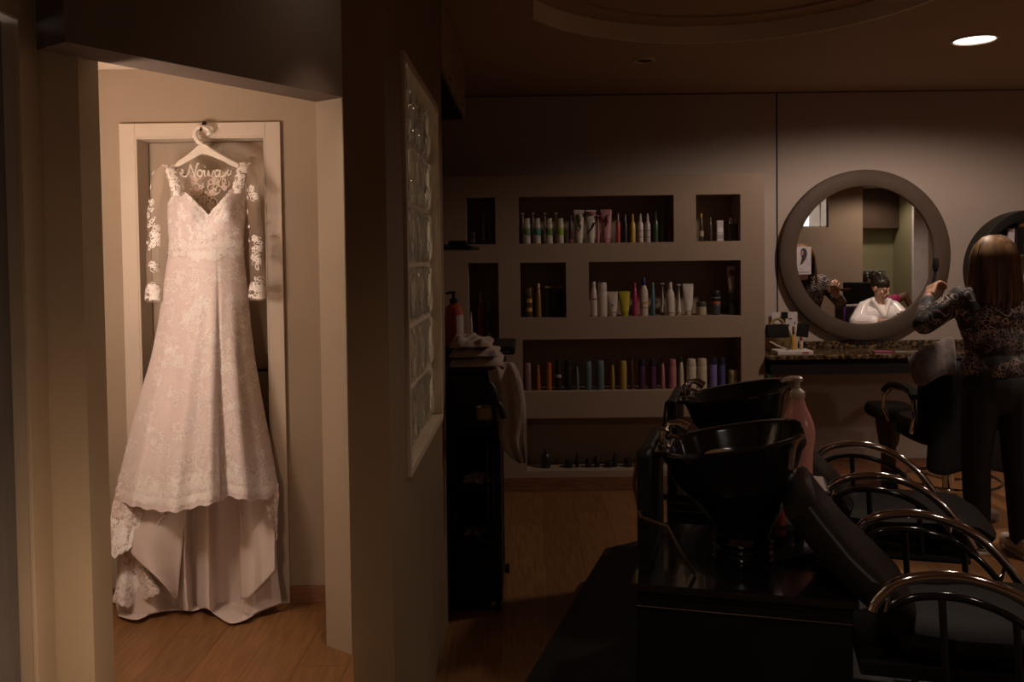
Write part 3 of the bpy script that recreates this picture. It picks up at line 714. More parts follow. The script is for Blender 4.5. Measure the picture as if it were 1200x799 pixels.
BX((1.62,YB-.022,cz0+.0005),(4.6,YB-.003,cz0+.05)).build('backsplash', granite, t, False, .002)
for xx in (1.535, 4.5): BX((xx,5.50,cz0-.125),(xx+.04,YB-.003,cz0-.0285)).build('bracket', black_matte, t, False)
# things on the counter
q = thing('flat_box','flat white box with red label lying on the counter edge','box',(1.70,5.545,cz0),.0)
BX((-.115,-.075,.0),(.115,.075,.026)).build('carton', paint((.66,.58,.54),.5), q, False, .003); BX((.045,-.0762,.008),(.085,-.0745,.018)).build('label_print', paint((.40,.04,.05)), q, False)
tb = cz0+.0262
q = thing('perfume_bottle','slender golden bottle standing on the flat white box','bottle',(1.715,5.56,tb))
MB().lathe([(.016,0),(.018,.004),(.018,.075),(.010,.09),(.007,.10)], n=16).build('body', mat('amber_glass', (.60,.36,.07), .12, coat=.5), q); MB().lathe([(.008,.10),(.009,.103),(.008,.150),(.006,.153)], n=12).build('cap', brass, q)
q = thing('small_bottle','tiny clear bottle with red cap beside the golden bottle','bottle',(1.762,5.55,tb))
MB().lathe([(.011,0),(.012,.003),(.012,.05),(.006,.058)], n=14).build('body', paint((.55,.44,.36),.1), q); MB().lathe([(.007,.058),(.008,.06),(.007,.082)], n=12).build('cap', paint((.40,.05,.03)), q)
q = thing('make_up_brush','pale handled brush leaning on the flat white box','brush',(1.62,5.52,tb))
MB().tube([(.04,.0,.0065),(-.02,.012,.030),(-.065,.02,.055)],[.004,.005,.006],8).build('handle', paint((.62,.52,.48)), q); MB().tube([(.04,.0,.0065),(.055,-.003,.0085)],[.006,.003],8).build('bristles', paint((.2,.14,.1),.8), q)
q = thing('wicker_basket','domed straw basket with black bags beside the golden bottle','basket',(1.66,5.73,cz0+.0005))
straw = mat('straw', (.34,.24,.10), .8, c2=(.22,.15,.06), scale=30, stretch=(1,1,5), bump=.4)
MB().lathe([(.001,0),(.07,0),(.08,.01),(.093,.09),(.096,.095),(.090,.09),(.075,.012),(.001,.01)], n=28, cap=False).build('bowl', straw, q)
MB().tube([(-.092+.184*k/14,0,.09+.125*math.sin(PI*k/14)) for k in range(15)], .010, 8).build('handle', straw, q)
q = thing('black_pouch','black pouch standing in the straw basket','pouch',(1.655,5.72,cz0+.0135))
MB().rings([[(-.07*a,-.03*b,z),(.07*a,-.03*b,z),(.075*a,.03*b,z),(-.075*a,.03*b,z)] for a,b,z in ((.6,.8,0),(1,1,.05),(1.05,.8,.12),(1.0,.35,.165))]).build('body', black_matte, q, True, .006)
MB().tube([(-.05,-.012,.165),(-.02,-.016,.172),(.02,-.016,.172),(.05,-.012,.165)],.004,6).build('zip', paint((.25,.17,.10)), q)
q = thing('black_card','black card tilted against the straw basket','card',(1.80,5.69,cz0+.0005))
BX((-.04,-.004,.095),(.04,.002,.185)).xf(Matrix.Rotation(.12,4,'Y')).build('card', black_matte, q, False)
MB().tube([(0,0,.0),(0,0,.12)],.003,6).build('holder_rod', black_sat, q)
for (pxa, pxb, ya, lab, off) in ((904,913.5,366,'plain white notice card leaning on the wall left of the basket',0),(920,934,365.5,'white price card with small black marks leaning on the wall',1)):
    a_, b_ = at(pxa,ya,5.83), at(pxb,ya,5.83)
    q = thing('notice_card', lab, 'card', ((a_.x+b_.x)/2,5.822,cz0+.0005))
    w_ = b_.x-a_.x; h_ = a_.z-cz0
    BX((-w_/2,-.002,0),(w_/2,.002,h_)).build('sheet', paint((.66,.58,.56),.6), q, False)
    if off:
        BX((-w_/2-.03,-.0035,h_-.045),(-w_/2+.016,-.0022,h_)).build('photo_print', black_matte, q, False)
        for (u0,u1,v0,v1) in ((.25,.55,.80,.83),(.20,.30,.62,.68),(.72,.80,.66,.74)):
            BX((-w_/2+w_*u0,-.0026,h_*v0),(-w_/2+w_*u1,-.0019,h_*v1)).build('print_line', black_matte, q, False)
p = atz(1032,412,cz0); q = thing('pink_phone','flat dark pink phone case lying on the counter','phone',(p.x,5.56,cz0),-.25)
BX((-.060,-.032,.0),(.060,.032,.010)).build('case', paint((.30,.04,.10),.4), q, False, .004); BX((-.052,-.026,.0085),(.052,.026,.0104)).build('cover', paint((.34,.05,.12),.4), q, False)
p = atz(1060,411,cz0); q = thing('hair_comb','thin grey comb lying on the counter beside the pink phone','comb',(p.x,5.58,cz0),-.1)
cb_ = MB().box((-.08,-.006,0),(.08,.004,.006))
for k in range(20): cb_.box((-.02+k*.005,-.022,.001),(-.0175+k*.005,-.006,.004))
cb_.build('body', paint((.42,.36,.33),.3), q, False)
# green hose end by the counter
q = MB().tube([(1.527,5.47,.74),(1.524,5.465,.60),(1.53,5.46,.45),(1.56,5.47,.25),(1.60,5.5,.012)],.009,8)
tag(q.build('green_hose', paint((.02,.16,.10),.4)), 'thin green hose hanging below the left end of the counter', 'hose')
# ================================================================== WASH UNITS
RW = math.radians(-14.5)
UN, UF = Vector((.64,2.75,0)), Vector((.885,3.70,0))
MW = Matrix.Translation(UN) @ Matrix.Rotation(RW,4,'Z')
def U(s, v, z): return MW @ Vector((s, v, z))
ZP = .15
pl_pts = [(-.68,-1.25),(1.12,-1.25),(1.12,.75),(.40,.75),(.40,1.30),(-.38,1.33),(-.60,1.10)]
q = MB().prism([tuple(U(a,b,0)[:2]) for a,b in pl_pts], 0.001, ZP)
tag(q.build('wash_platform', black_sat, None, False, .004), 'low black platform under the two wash units', 'platform')
def superring(a, b, z, n=36, p=2.6, c=(0,0), tilt=0.0):
    r = []
    for i in range(n):
        th = 2*PI*i/n; cc, ss = math.cos(th), math.sin(th)
        x = c[0]+a*math.copysign(abs(cc)**(2/p), cc); y = c[1]+b*math.copysign(abs(ss)**(2/p), ss)
        r.append((x, y, z + tilt*(x-c[0])))
    return r
def make_unit(label, group):
    t = thing('wash_unit', label, 'wash unit', UN, RW, group)
    base = MB().box((-.27,-.29,ZP),(.345,.29,.515)); base.build('base_cabinet', black_sat, t, False, .006)
    tp = BX((-.285,-.305,.516),(.36,.305,.54)).build('cabinet_top', black_gloss, t, False, .003)
    for zz, c_ in ((.505,chrome),(.47,brass)):
        mb = MB().tube([(-.27,-.2945,zz),(.345,-.2945,zz)],.0022,6); mb.build('trim_strip', mat('dull_bronze', (.16,.11,.07), .4, 1.0), t)
    BX((-.275,-.215,.541),(-.235,.215,.91)).build('back_panel', black_sat, t, False, .01)
    # bowl: outer shell, rim and inside in one skin, rim tilted up to the neck rest
    TL = .19; c = (.01,0)
    R_ = [superring(.085,.085,.622,c=(.04,0)), superring(.10,.10,.66,c=(.04,0)), superring(.15,.155,.74,c=(.03,0),tilt=TL*.4), superring(.195,.195,.82,c=(.015,0),tilt=TL*.8),
          superring(.215,.212,.895,c=c,tilt=TL), superring(.226,.222,.915,c=c,tilt=TL), superring(.228,.224,.925,c=c,tilt=TL), superring(.222,.218,.932,c=c,tilt=TL), superring(.208,.203,.930,c=c,tilt=TL),
          superring(.198,.192,.915,c=c,tilt=TL), superring(.18,.175,.86,c=c,tilt=TL*.8), superring(.13,.13,.80,c=c,tilt=TL*.4), superring(.05,.05,.775,c=c), superring(.004,.004,.772,c=c)]
    def notch(p):
        # neck rest scooped out of the front of the rim
        k = max(0.0, (p[0]-.15)/.08) * max(0.0, 1-(abs(p[1])/.10)**2)
        k = min(k, 1.0)
        return (p[0], p[1], p[2]-.045*k) if p[2] > .88 else p
    R_ = [[notch(p) for p in r] for r in R_]
    MB().rings(R_).build('basin', black_gloss, t)
    MB().lathe([(.098,.541),(.100,.548),(.088,.552),(.094,.560),(.090,.568),(.096,.578),(.088,.586),(.092,.596),(.086,.606),(.086,.621)], c=(.04,0,0), n=28).build('pedestal', black_gloss, t)
    MB().lathe([(.0975,.600),(.099,.604),(.0975,.608)], c=(.04,0,0), n=28, cap=False).build('pedestal_ring', mat('pewter', (.22,.19,.16), .2, 1.0), t)
    dr = MB().lathe([(.001,.778),(.026,.779),(.030,.777),(.031,.774)], c=(.01,0,0), n=20, cap=False).build('drain', chrome, t)
    # tap and hand shower on the deck at the back
    deck = MB().box((-.236,-.12,.88),(-.185,.12,.897)); deck.build('tap_deck', black_gloss, t, False, .005)
    tap = MB().lathe([(.020,.897),(.020,.905),(.013,.910),(.013,.940),(.017,.944),(.017,.955),(.008,.962)], c=(-.205,-.06,0), n=18)
    tap.tube([(-.205,-.06,.93),(-.185,-.055,.938),(-.16,-.05,.93)],.007,8)
    tp_ = tap.build('mixer_tap', chrome, t)
    MB().tube([(-.205,-.06,.958),(-.205,-.085,.968),(-.205,-.11,.972)],.005,8).build('lever', chrome, tp_)
    sh = MB().lathe([(.012,.897),(.012,.92),(.016,.925)], c=(-.205,.05,0), n=16); sh.tube([(-.205,.05,.925),(-.195,.05,.955),(-.165,.045,.958),(-.135,.04,.94)],[.011,.012,.015,.02],10)
    sp = sh.build('hand_shower', chrome, t)
    MB().tube([(-.205,.05,.897),(-.25,.05,.905),(-.30,.02,.86),(-.30,-.10,.78),(-.26,-.235,.72),(-.18,-.245,.70),(-.14,-.235,.62),(-.10,-.20,.544)],.006,8).build('hose', mat('hose_bronze', (.20,.13,.06), .35, .7), t)
    return t
unit1 = make_unit('nearer black wash basin unit on the platform, with pale pad in its bowl', 'black wash units')
unit2 = copy_tree(unit1); unit2.location = UF; unit2['label'] = 'farther black wash basin unit behind the pink pump bottle'
# pale pad inside the nearer bowl
blob = MB().rings([superring(.06*k,.028*k,z,24,2.2) for k, z in ((.5,0),(.95,.004),(1,.010),(.95,.016),(.5,.020))])  # tan oval set at a beige patch of unknown nature
q = blob.build('bowl_blob', paint((.55,.40,.22),.5)); q.matrix_world = Matrix.Translation(U(-.03,.098,.835)) @ Matrix.Rotation(RW,4,'Z') @ Matrix.Rotation(.75,4,'X') @ Matrix.Rotation(-.12,4,'Y')
tag(q, 'tan oval pad lying inside the nearer wash basin', 'blob')

def make_chair(label, group):
    t = thing('wash_chair', label, 'chair', UN, RW, group)
    hw = .245
    def cushion(path, th, w=hw, n=14):
        """rounded cushion swept along an (s, z) path"""
        rings = []
        m = len(path)
        for i, (s, z) in enumerate(path):
            a, b = path[max(i-1,0)], path[min(i+1,m-1)]
            d = Vector((b[0]-a[0], b[1]-a[1])).normalized(); nrm = Vector((-d.y, d.x))
            e = 1.0 if 0 < i < m-1 else .72
            r = []
            for k in range(n):
                an = 2*PI*k/n; cc, ss = math.cos(an), math.sin(an)
                y = w*e*math.copysign(abs(cc)**.45, cc); h_ = th/2*e*math.copysign(abs(ss)**.7, ss)
                r.append((s+nrm.x*h_, y, z+nrm.y*h_))
            rings.append(r)
        return MB().rings(rings)
    cushion([(.195,.80),(.203,.788),(.235,.745),(.315,.645),(.41,.555),(.48,.485),(.50,.468)], .11, n=24).build('backrest', leather_back, t)
    cushion([(.47,.445),(.49,.44),(.62,.43),(.80,.435),(.96,.43),(1.0,.40),(1.005,.385)], .11).build('seat', leather, t)
    BX((.362,-.22,.33),(.96,.22,.378)).build('seat_frame', black_sat, t, False, .008)
    top = [(.385,.545),(.40,.575),(.45,.625),(.53,.65),(.62,.652),(.72,.625),(.80,.575),(.87,.50),(.92,.42),(.935,.395)]
    low = [(.43,.56),(.50,.592),(.60,.598),(.70,.572),(.78,.52),(.85,.44),(.90,.36)]
    for sgn in (-1, 1):
        y = sgn*.285
        arm = MB().tube(smooth_path([(s,y,z) for s,z in top]), .0155, 12).build('armrest', chrome, t)
        MB().tube(smooth_path([(s,y,z) for s,z in low]), .011, 10).build('lower_rail', black_gloss, arm)
        for s in (.56,.74):
            zt = interp(low, s); MB().tube([(s,y,zt),(s+.012,y,.345)],.010,8).build('arm_post', black_sat, arm)
        MB().tube([(.44,y,.345),(.92,y,.345)],.014,8).build('side_rail', black_sat, arm)
        for s, zz in ((.43,.60),(.86,.50)):
            MB().tube([(s,y,zz),(s-.012,y,zz-.055)],.006,8).build('spacer', chrome, arm)
        for s in (.50,.86):
            MB().tube([(s,y,.345),(s,sgn*.215,.345)],.010,8).build('bracket', black_sat, arm)
    return t
ch1 = make_chair('nearer black leather wash chair with chrome arched armrests', 'black wash chairs')
ch2 = copy_tree(ch1); ch2.location = UF + Matrix.Rotation(RW,3,'Z') @ Vector((-.05,0,0)); ch1.location = U(0,-.08,0); ch2['label'] = 'farther black leather wash chair with chrome arched armrests'
# shelf between the units with the pink bottle
t = thing('side_shelf','small dark shelf between the wash units under the pink bottle','shelf',U(.235,.36,0),RW)
BX((-.085,-.06,.665),(.10,.16,.683)).build('tray', black_sat, t, False, .004)
BX((-.075,-.05,.6835),(.09,.15,.687)).build('pale_liner', paint((.46,.36,.30),.6), t, False)
MB().tube([(0,.05,ZP),(0,.05,.665)],.018,10).build('post', black_sat, t)
BX((-.11,-.04,.52),(.08,.15,.53)).build('lower_tray', black_sat, t, False, .003)
MB().lathe([(.09,ZP),(.09,ZP+.01),(.02,ZP+.025)], c=(0,.05,0), n=20).build('foot', black_sat, t)
pb = U(.228,.36,.6872)
t = thing('pump_bottle','pink shampoo pump bottle with white spout between the wash basins','bottle',pb,0)
pinkm = mat('pink_plastic', (.85,.40,.36), .22, c2=(.82,.37,.33), scale=8, coat=.3)
MB().lathe([(.045,0),(.050,.006),(.052,.05),(.054,.12),(.060,.165),(.0615,.195),(.057,.225),(.046,.255),(.034,.280),(.027,.300),(.0235,.312),(.0235,.318)], n=28).build('body', pinkm, t)
pc = MB().lathe([(.026,.318),(.027,.320),(.027,.338),(.018,.346),(.012,.350),(.0095,.352),(.0095,.374),(.018,.377),(.020,.388),(.012,.394)], n=20).build('pump', mat('ivory_plastic', (.80,.66,.54), .3), t)
MB().tube([(0,0,.385),(-.02,-.004,.388),(-.048,-.010,.384),(-.062,-.013,.377)],[.010,.009,.0075,.0055],10).build('spout', bpy.data.materials['ivory_plastic'], pc)
# small coloured things by the nearer chair
q = MB().lathe([(.020,0),(.022,.004),(.022,.05),(.016,.058)], n=16).build('orange_cup', paint((.55,.10,.02),.4)); q.location = U(.17,.40,.5307); q.rotation_euler = (0,0,.2)
tag(q, 'small orange cup on the lower tray between the wash units', 'cup')
hb = thing('yellow_clip','small yellow hair clip lying on the nearer wash unit','hair clip',U(.284,-.02,.541),.6)
MB().tube([(-.03,0,.008),(0,0,.013),(.035,0,.008)],[.006,.008,.006],8).build('clip', paint((.42,.36,.04),.4), hb); MB().tube([(-.055,0,.007),(-.03,0,.008)],[.004,.006],8).build('tip', paint((.07,.08,.04),.4), hb)

# ================================================================== SALON CHAIR AT THE MIRROR
t = thing('styling_chair','black styling chair with chrome armrests in front of the hairdresser','chair',(2.43,4.95,0),0)
MB().lathe([(.26,0),(.27,.006),(.26,.018),(.08,.035),(.04,.05)], n=36).build('base_disc', chrome, t)
MB().lathe([(.034,.05),(.034,.26),(.026,.262),(.026,.43)], n=20).build('gas_column', chrome, t)
MB().tube([(.26*math.cos(2*PI*k/30)+.02,.26*math.sin(2*PI*k/30),.19) for k in range(30)],.010,8,closed=True).build('foot_ring', chrome, t)
for k in range(3): MB().tube([(.03*math.cos(k*2.1),.03*math.sin(k*2.1),.19),(.26*math.cos(k*2.1)+.02,.26*math.sin(k*2.1),.19)],.008,6).build('ring_spoke', chrome, t)
MB().rings([superring(.25*k,.25*k,z,32,4) for k, z in ((.9,.43),(1,.45),(1,.53),(.94,.555),(.6,.565))]).build('seat', leather, t)
bk = MB().rings([[(x,-.23-.05*((z-.55)/.4)-.10*(1-(x/.27)**2)*0-.0+yy, z) for x,yy in ((-.25*w,.03),(-.15*w,.0),(0,-.012),(.15*w,0),(.25*w,.03),(.25*w,.085),(.15*w,.06),(0,.05),(-.15*w,.06),(-.25*w,.085))] for z,w in ((.52,.85),(.56,1),(.75,1.04),(.86,1.0),(.92,.85),(.935,.6))])
bk.build('backrest', leather, t)
for s in (-1,1):
    x = s*.29
    arm = MB().tube([(x,-.16,.50),(x,-.20,.60),(x,-.18,.70),(x,-.08,.735),(x,.10,.72),(x,.20,.66),(x,.22,.58),(x*.9,.20,.50)],.013,10).build('armrest', chrome, t)
    MB().rings([[(x+dx,y,z+dz) for dx,dz in ((-.028,0),(-.02,.018),(.02,.018),(.028,0),(.02,-.01),(-.02,-.01))] for y,z in ((-.20,.705),(-.17,.735),(-.05,.752),(.10,.735),(.19,.69))]).build('arm_pad', leather, arm)
# second chair seat seen low behind it
t = thing('footstool','low dark brown stool on one leg behind the chrome armrests by the counter','stool',(2.235,5.32,0),0)
MB().rings([superring(.13*k,.115*k,z,28,3.5) for k, z in ((.9,.50),(1,.515),(1,.555),(.9,.575),(.5,.58))]).build('seat', leather, t)
MB().lathe([(.13,0),(.13,.012),(.05,.03),(.045,.05),(.045,.30),(.06,.33),(.075,.44),(.08,.5)], n=20).build('leg', mat('brown_lacquer', (.05,.02,.015), .4), t)
# grey towel draped over the chair back
towel_m = mat('grey_towel', (.23,.188,.175), .95, c2=(.14,.112,.104), scale=40, bump=.6, bscale=260, sheen=.3)
def drape(name, label, pts, th=.010, m=towel_m, parent=None):
    """cloth from a grid of points (rows of points), thickened and smoothed"""
    mb = MB().rings(pts, cap=False, closed=False)
    o = mb.build(name, m, parent, True, 0, th)
    sd = o.modifiers.new('smooth', 'SUBSURF'); sd.levels = 2; sd.render_levels = 2
    if label: tag(o, label, 'towel')
    return o
# towel: from the chair arm side up over the back, a folded corner hanging left
rows_ = []
for (yy, pts) in ((4.62,[(1118,392),(1104,397),(1090,403),(1076,411),(1062,418)]),
                  (4.60,[(1120,405),(1106,409),(1093,413),(1078,420),(1064,426)]),
                  (4.585,[(1121,420),(1108,423),(1096,427),(1081,436),(1067,439)]),
                  (4.585,[(1121,432),(1109,434),(1098,437),(1085,447),(1071,450)]),
                  (4.60,[(1121,440),(1110,439),(1099,441),(1088,450),(1077,454)])):
    rows_.append([at(x,y,yy+.018*math.sin(i*1.9)) for i,(x,y) in enumerate(pts)])
drape('hand_towel', 'grey towel draped over the styling chair beside the hairdresser', rows_, .012)
cape_rows = []
for k in range(9):
    t_ = k/8; z = .90-.58*t_
    cape_rows.append([Vector((2.43+(x*(.235+.06*t_)), 4.655-.05*t_-.020*math.sin(x*7.5+1)*t_-.035*(1-x*x)*(1-t_), z+(.02*math.cos(x*5)*t_ if k == 8 else 0))) for x in [-1+i/5 for i in range(11)]])
cape_rows.insert(0, [Vector((2.43+x*.22, 4.72, .945-.03*x*x)) for x in [-1+i/5 for i in range(11)]])
o_ = drape('salon_cape', None, cape_rows, .006, mat('black_cape_cloth', (.014,.012,.011), .75, scale=12, bump=.2, spec=.15)); tag(o_, 'black salon cape hanging over the back of the styling chair', 'cape')
# ================================================================== TOWEL CART AT THE PARTITION
t = thing('towel_cart','tall black salon cart with shelves beside the partition wall','cart',(0,0,0))
X0, X1, Y0, Y1 = -.345, -.135, 3.60, 3.98
ZC = 1.035
for x in (X0+.012, X1-.012):
    for y in (Y0+.012, Y1-.012): BX((x-.012,y-.012,.05),(x+.012,y+.012,ZC)).build('post', black_sat, t, False, .003)
for z in (.07,.30,.53,.76): BX((X0,Y0,z),(X1,Y1,z+.016)).build('shelf', black_sat, t, False, .003)
BX((X0-.01,Y0-.015,ZC),(X1+.02,Y1+.01,ZC+.022)).build('top', black_sat, t, False, .005)
BX((X0+.006,Y0-.002,.05),(X1-.006,Y0+.008,.285)).build('drawer_front', black_sat, t, False, .003)
BX((X0+.006,Y0-.002,.80),(X1-.006,Y0+.008,1.02)).build('drawer_front', black_sat, t, False, .003)
BX((X0+.006,Y1-.01,.05),(X1-.006,Y1,1.02)).build('back_panel', black_matte, t, False)
BX((X1-.011,Y0+.026,.05),(X1-.004,Y1-.026,ZC-.001)).build('side_panel', black_matte, t, False)
BX((X0+.004,Y0+.026,.05),(X0+.011,Y1-.026,ZC-.001)).build('side_panel', black_matte, t, False)
for x in (X0+.02, X1-.02):
    for y in (Y0+.03, Y1-.03):
        c_ = MB().lathe([(.024,-.010),(.025,-.007),(.025,.007),(.024,.010)], n=18); c_.xf(Matrix.Translation((x,y,.026)) @ Matrix.Rotation(PI/2,4,'Y')); c_.build('caster', black_matte, t)
        MB().tube([(x,y,.026),(x+.0,y,.056)],.007,6).build('caster_stem', black_sat, t)
MB().tube([(X1+.012,Y0+.04,.18),(X1+.03,Y0+.04,.18)],.02,12).build('side_knob', black_sat, t)
for xx in (X1-.055, X1-.03): MB().tube([(xx,Y0-.008,.42),(xx,Y0-.008,.72)],.0035,6).build('front_rod', mat('dim_steel', (.22,.17,.13), .3, 1.0), t)
cloth_w = mat('cream_towel', (.40,.30,.24), .95, c2=(.33,.245,.195), scale=40, bump=.6, bscale=240, sheen=.2)
# folded towels in a loose pile on top
zt = ZC+.0235
def pile(name, label, x0, x1, y0, y1, zb, h, seed, fall=0.0):
    random.seed(seed)
    def top(u, v):
        x = x0+(x1-x0)*u; y = y0+(y1-y0)*v
        e = min(1, 6*u, 6*(1-u), 8*v, 8*(1-v))**.5
        return (x, y, zb + h*(.15+.85*e) * (1-fall*u) + h*(.16*math.sin(11*u+5*v+seed)+.10*math.sin(23*u-9*v+seed*2)+.07*math.sin(37*v+13*u))*e)
    mb = MB().grid(top, 24, 16)
    n = len(mb.v); 
    mb.grid(lambda u, v: (x0+(x1-x0)*u, y0+(y1-y0)*v, zb), 24, 16)
    # stitch the border
    nu, nv = 25, 17
    bd = [i for i in range(nu)] + [j*nu+nu-1 for j in range(1,nv)] + [(nv-1)*nu+i for i in range(nu-2,-1,-1)] + [j*nu for j in range(nv-2,0,-1)]
    for k in range(len(bd)):
        a, b = bd[k], bd[(k+1)%len(bd)]; mb.f.append((a, b, n+b, n+a))
    return tag(mb.build(name, cloth_w), label, 'towel', 'towels on the black cart')
pile('folded_towel','cream towel at the bottom of the pile on the black cart',-.352,-.125,3.595,3.95,zt,.034,1)
pile('folded_towel','rumpled cream towel in the middle of the pile on the cart',-.350,-.14,3.60,3.94,zt+.041,.032,3,.3)
pile('folded_towel','sloping cream towel on top of the pile on the cart',-.348,-.17,3.61,3.93,zt+.080,.042,5,.6)
# towel falling down the right side of the cart
rows_ = []
for (y, xa, xb, yy) in ((424,572,602,3.66),(431,571,606,3.59),(440,572,610,3.555),(452,574,613,3.55),(470,578,616,3.55),(485,581,617,3.55),(500,584,615,3.55),(512,584,614,3.55),(520,586,615,3.55),(530,592,616,3.55),(543,606,617,3.55)):
    rows_.append([at(xa+(xb-xa)*k/6, y, yy+.020*math.sin(k*2.1+y*.03)) for k in range(7)])
drape('hanging_towel','cream towel hanging down the right side of the black cart', rows_, .008, cloth_w)
rows_ = []
for (y, xa, xb, yy) in ((425,582,592,3.76),(432,586,597,3.755),(442,590,603,3.75),(455,596,606,3.75),(468,600,609,3.75),(482,606,611,3.75),(500,611,614,3.75)):
    rows_.append([at(xa+(xb-xa)*k/4, y, yy+.012*math.sin(k*1.9)) for k in range(5)])
drape('hanging_towel','narrow cream towel edge behind the hanging towel on the cart', rows_, .008, cloth_w)
# hair dryer hanging at the corner with a tan cup
t = thing('hair_dryer','black hair dryer hanging at the corner of the towel cart','hair dryer',(0,0,0))
a_ = lambda x, y, Y=3.505: at(x, y, Y)
MB().tube([a_(573,449),a_(577,455),a_(580,466),a_(582,478)],[.014,.018,.019,.016],12).build('barrel', black_sat, t)
MB().tube([a_(581,470),a_(586,476),a_(589,484),a_(591,490)],[.013,.014,.014,.012],10).build('handle', black_sat, t)
MB().tube([a_(573,449),a_(566,458),a_(569,470),a_(577,474)],.004,6).build('hanging_loop', black_sat, t)
p = a_(568,491,3.53)
t = thing('tan_cup','tan cup on the front holder of the towel cart','cup',(p.x,3.53,p.z))
MB().lathe([(.030,0),(.034,.004),(.037,.052),(.034,.052),(.031,.008),(.001,.006)], n=24, cap=False).build('cup', paint((.30,.21,.10),.5), t)
# cart holder ring carrying the cup
q = bpy.data.objects['towel_cart']
MB().box((p.x-.040,3.492,p.z-.010),(p.x+.040,3.598,p.z-.0005)).build('cup_holder', black_sat, q, False, .002)
for lab, x, y, z, s, sd in (('crumpled cream cloth on the middle shelf of the black cart',-.24,3.70,.5465,.058,2),('crumpled brown cloth on the lower shelf of the black cart',-.25,3.70,.3165,.05,8)):
    random.seed(sd)
    def blobf(u, v):
        th = u*2*PI; ph = v*PI/2
        r = s*(1+.22*math.sin(5*th+3*ph+sd)+.15*math.sin(9*th-4*ph))
        return (x+r*math.cos(th)*math.cos(ph), y+r*.8*math.sin(th)*math.cos(ph), z+.55*s*math.sin(ph)*(1+.2*math.sin(4*th)))
    tag(MB().grid(blobf, 40, 12).build('crumpled_cloth', cloth_w if sd == 2 else paint((.16,.10,.06),.9)), lab, 'cloth')
# red bottle with black pump beside the partition
p = at(531,401,3.98)
t = thing('pump_bottle','red and white bottle with black pump behind the towel pile','bottle',(p.x+.0,4.04,0))
zb_ = 1.1005
MB().lathe([(.043,0),(.045,.004),(.045,.15),(.040,.185),(.022,.20),(.016,.205)], n=24).xf(Matrix.Translation((0,0,zb_))).build('body', paint((.34,.05,.025),.35), t)
wl2 = MB().rings([[(.0455*math.cos(a),.0455*math.sin(a),z) for a in [math.radians(-70+10*k) for k in range(11)]] for z in (zb_+.004,zb_+.15)], False, False); wl2.build('white_side', paint((.44,.36,.31)), t)
MB().lathe([(.018,.205),(.020,.207),(.020,.225),(.008,.228),(.008,.25),(.012,.252),(.012,.262)], n=16).xf(Matrix.Translation((0,0,zb_))).tube([(0,0,zb_+.257),(-.035,-.01,zb_+.252)],.006,8).build('pump', black_sat, t)
# low dark chest behind the cart that carries the bottle
t = thing('dark_chest','dark chest with curved top behind the towel cart under the far left niches','chest',(0,0,0))
BX((-.61,4.0,0),(-.16,4.40,1.06)).build('body', black_matte, t, False, .01)
BX((-.612,3.995,1.061),(-.075,4.42,1.10)).build('top', black_sat, t, False, .012)
BX((-.30,3.99,1.072),(-.095,3.9945,1.078)).build('light_edge', paint((.26,.19,.14)), t, False)
# black wall shelf left
t = thing('wall_shelf','black shelf with dark tools on the left wall beyond the partition','shelf',(0,0,0))
BX((-.615,4.55,1.565),(-.31,5.25,1.585)).build('board', black_sat, t, False, .003)
BX((-.615,4.55,1.52),(-.60,5.25,1.5645)).build('bracket', black_sat, t, False)
for k, (xx, w_, lab) in enumerate(((-.40,.05,'low black tool case on the dark left wall shelf'),)):
    q = thing('tool_case', lab, 'case', (xx,4.8,1.5855)); BX((-w_,-.08,0),(w_,.08,.03)).build('case', black_matte, q, False, .006); MB().tube([(-.02,-.082,.02),(.02,-.082,.02)],.003,6).build('latch', black_sat, q)
q = thing('steel_rod_lamp','thin dark lamp bar standing on the left wall shelf','lamp',(-.52,5.1,1.5855)); MB().tube([(0,0,0),(0,0,.42)],.006,8).build('rod', black_sat, q); MB().lathe([(.05,0),(.05,.01),(.01,.02)], n=16).build('foot', black_sat, q)
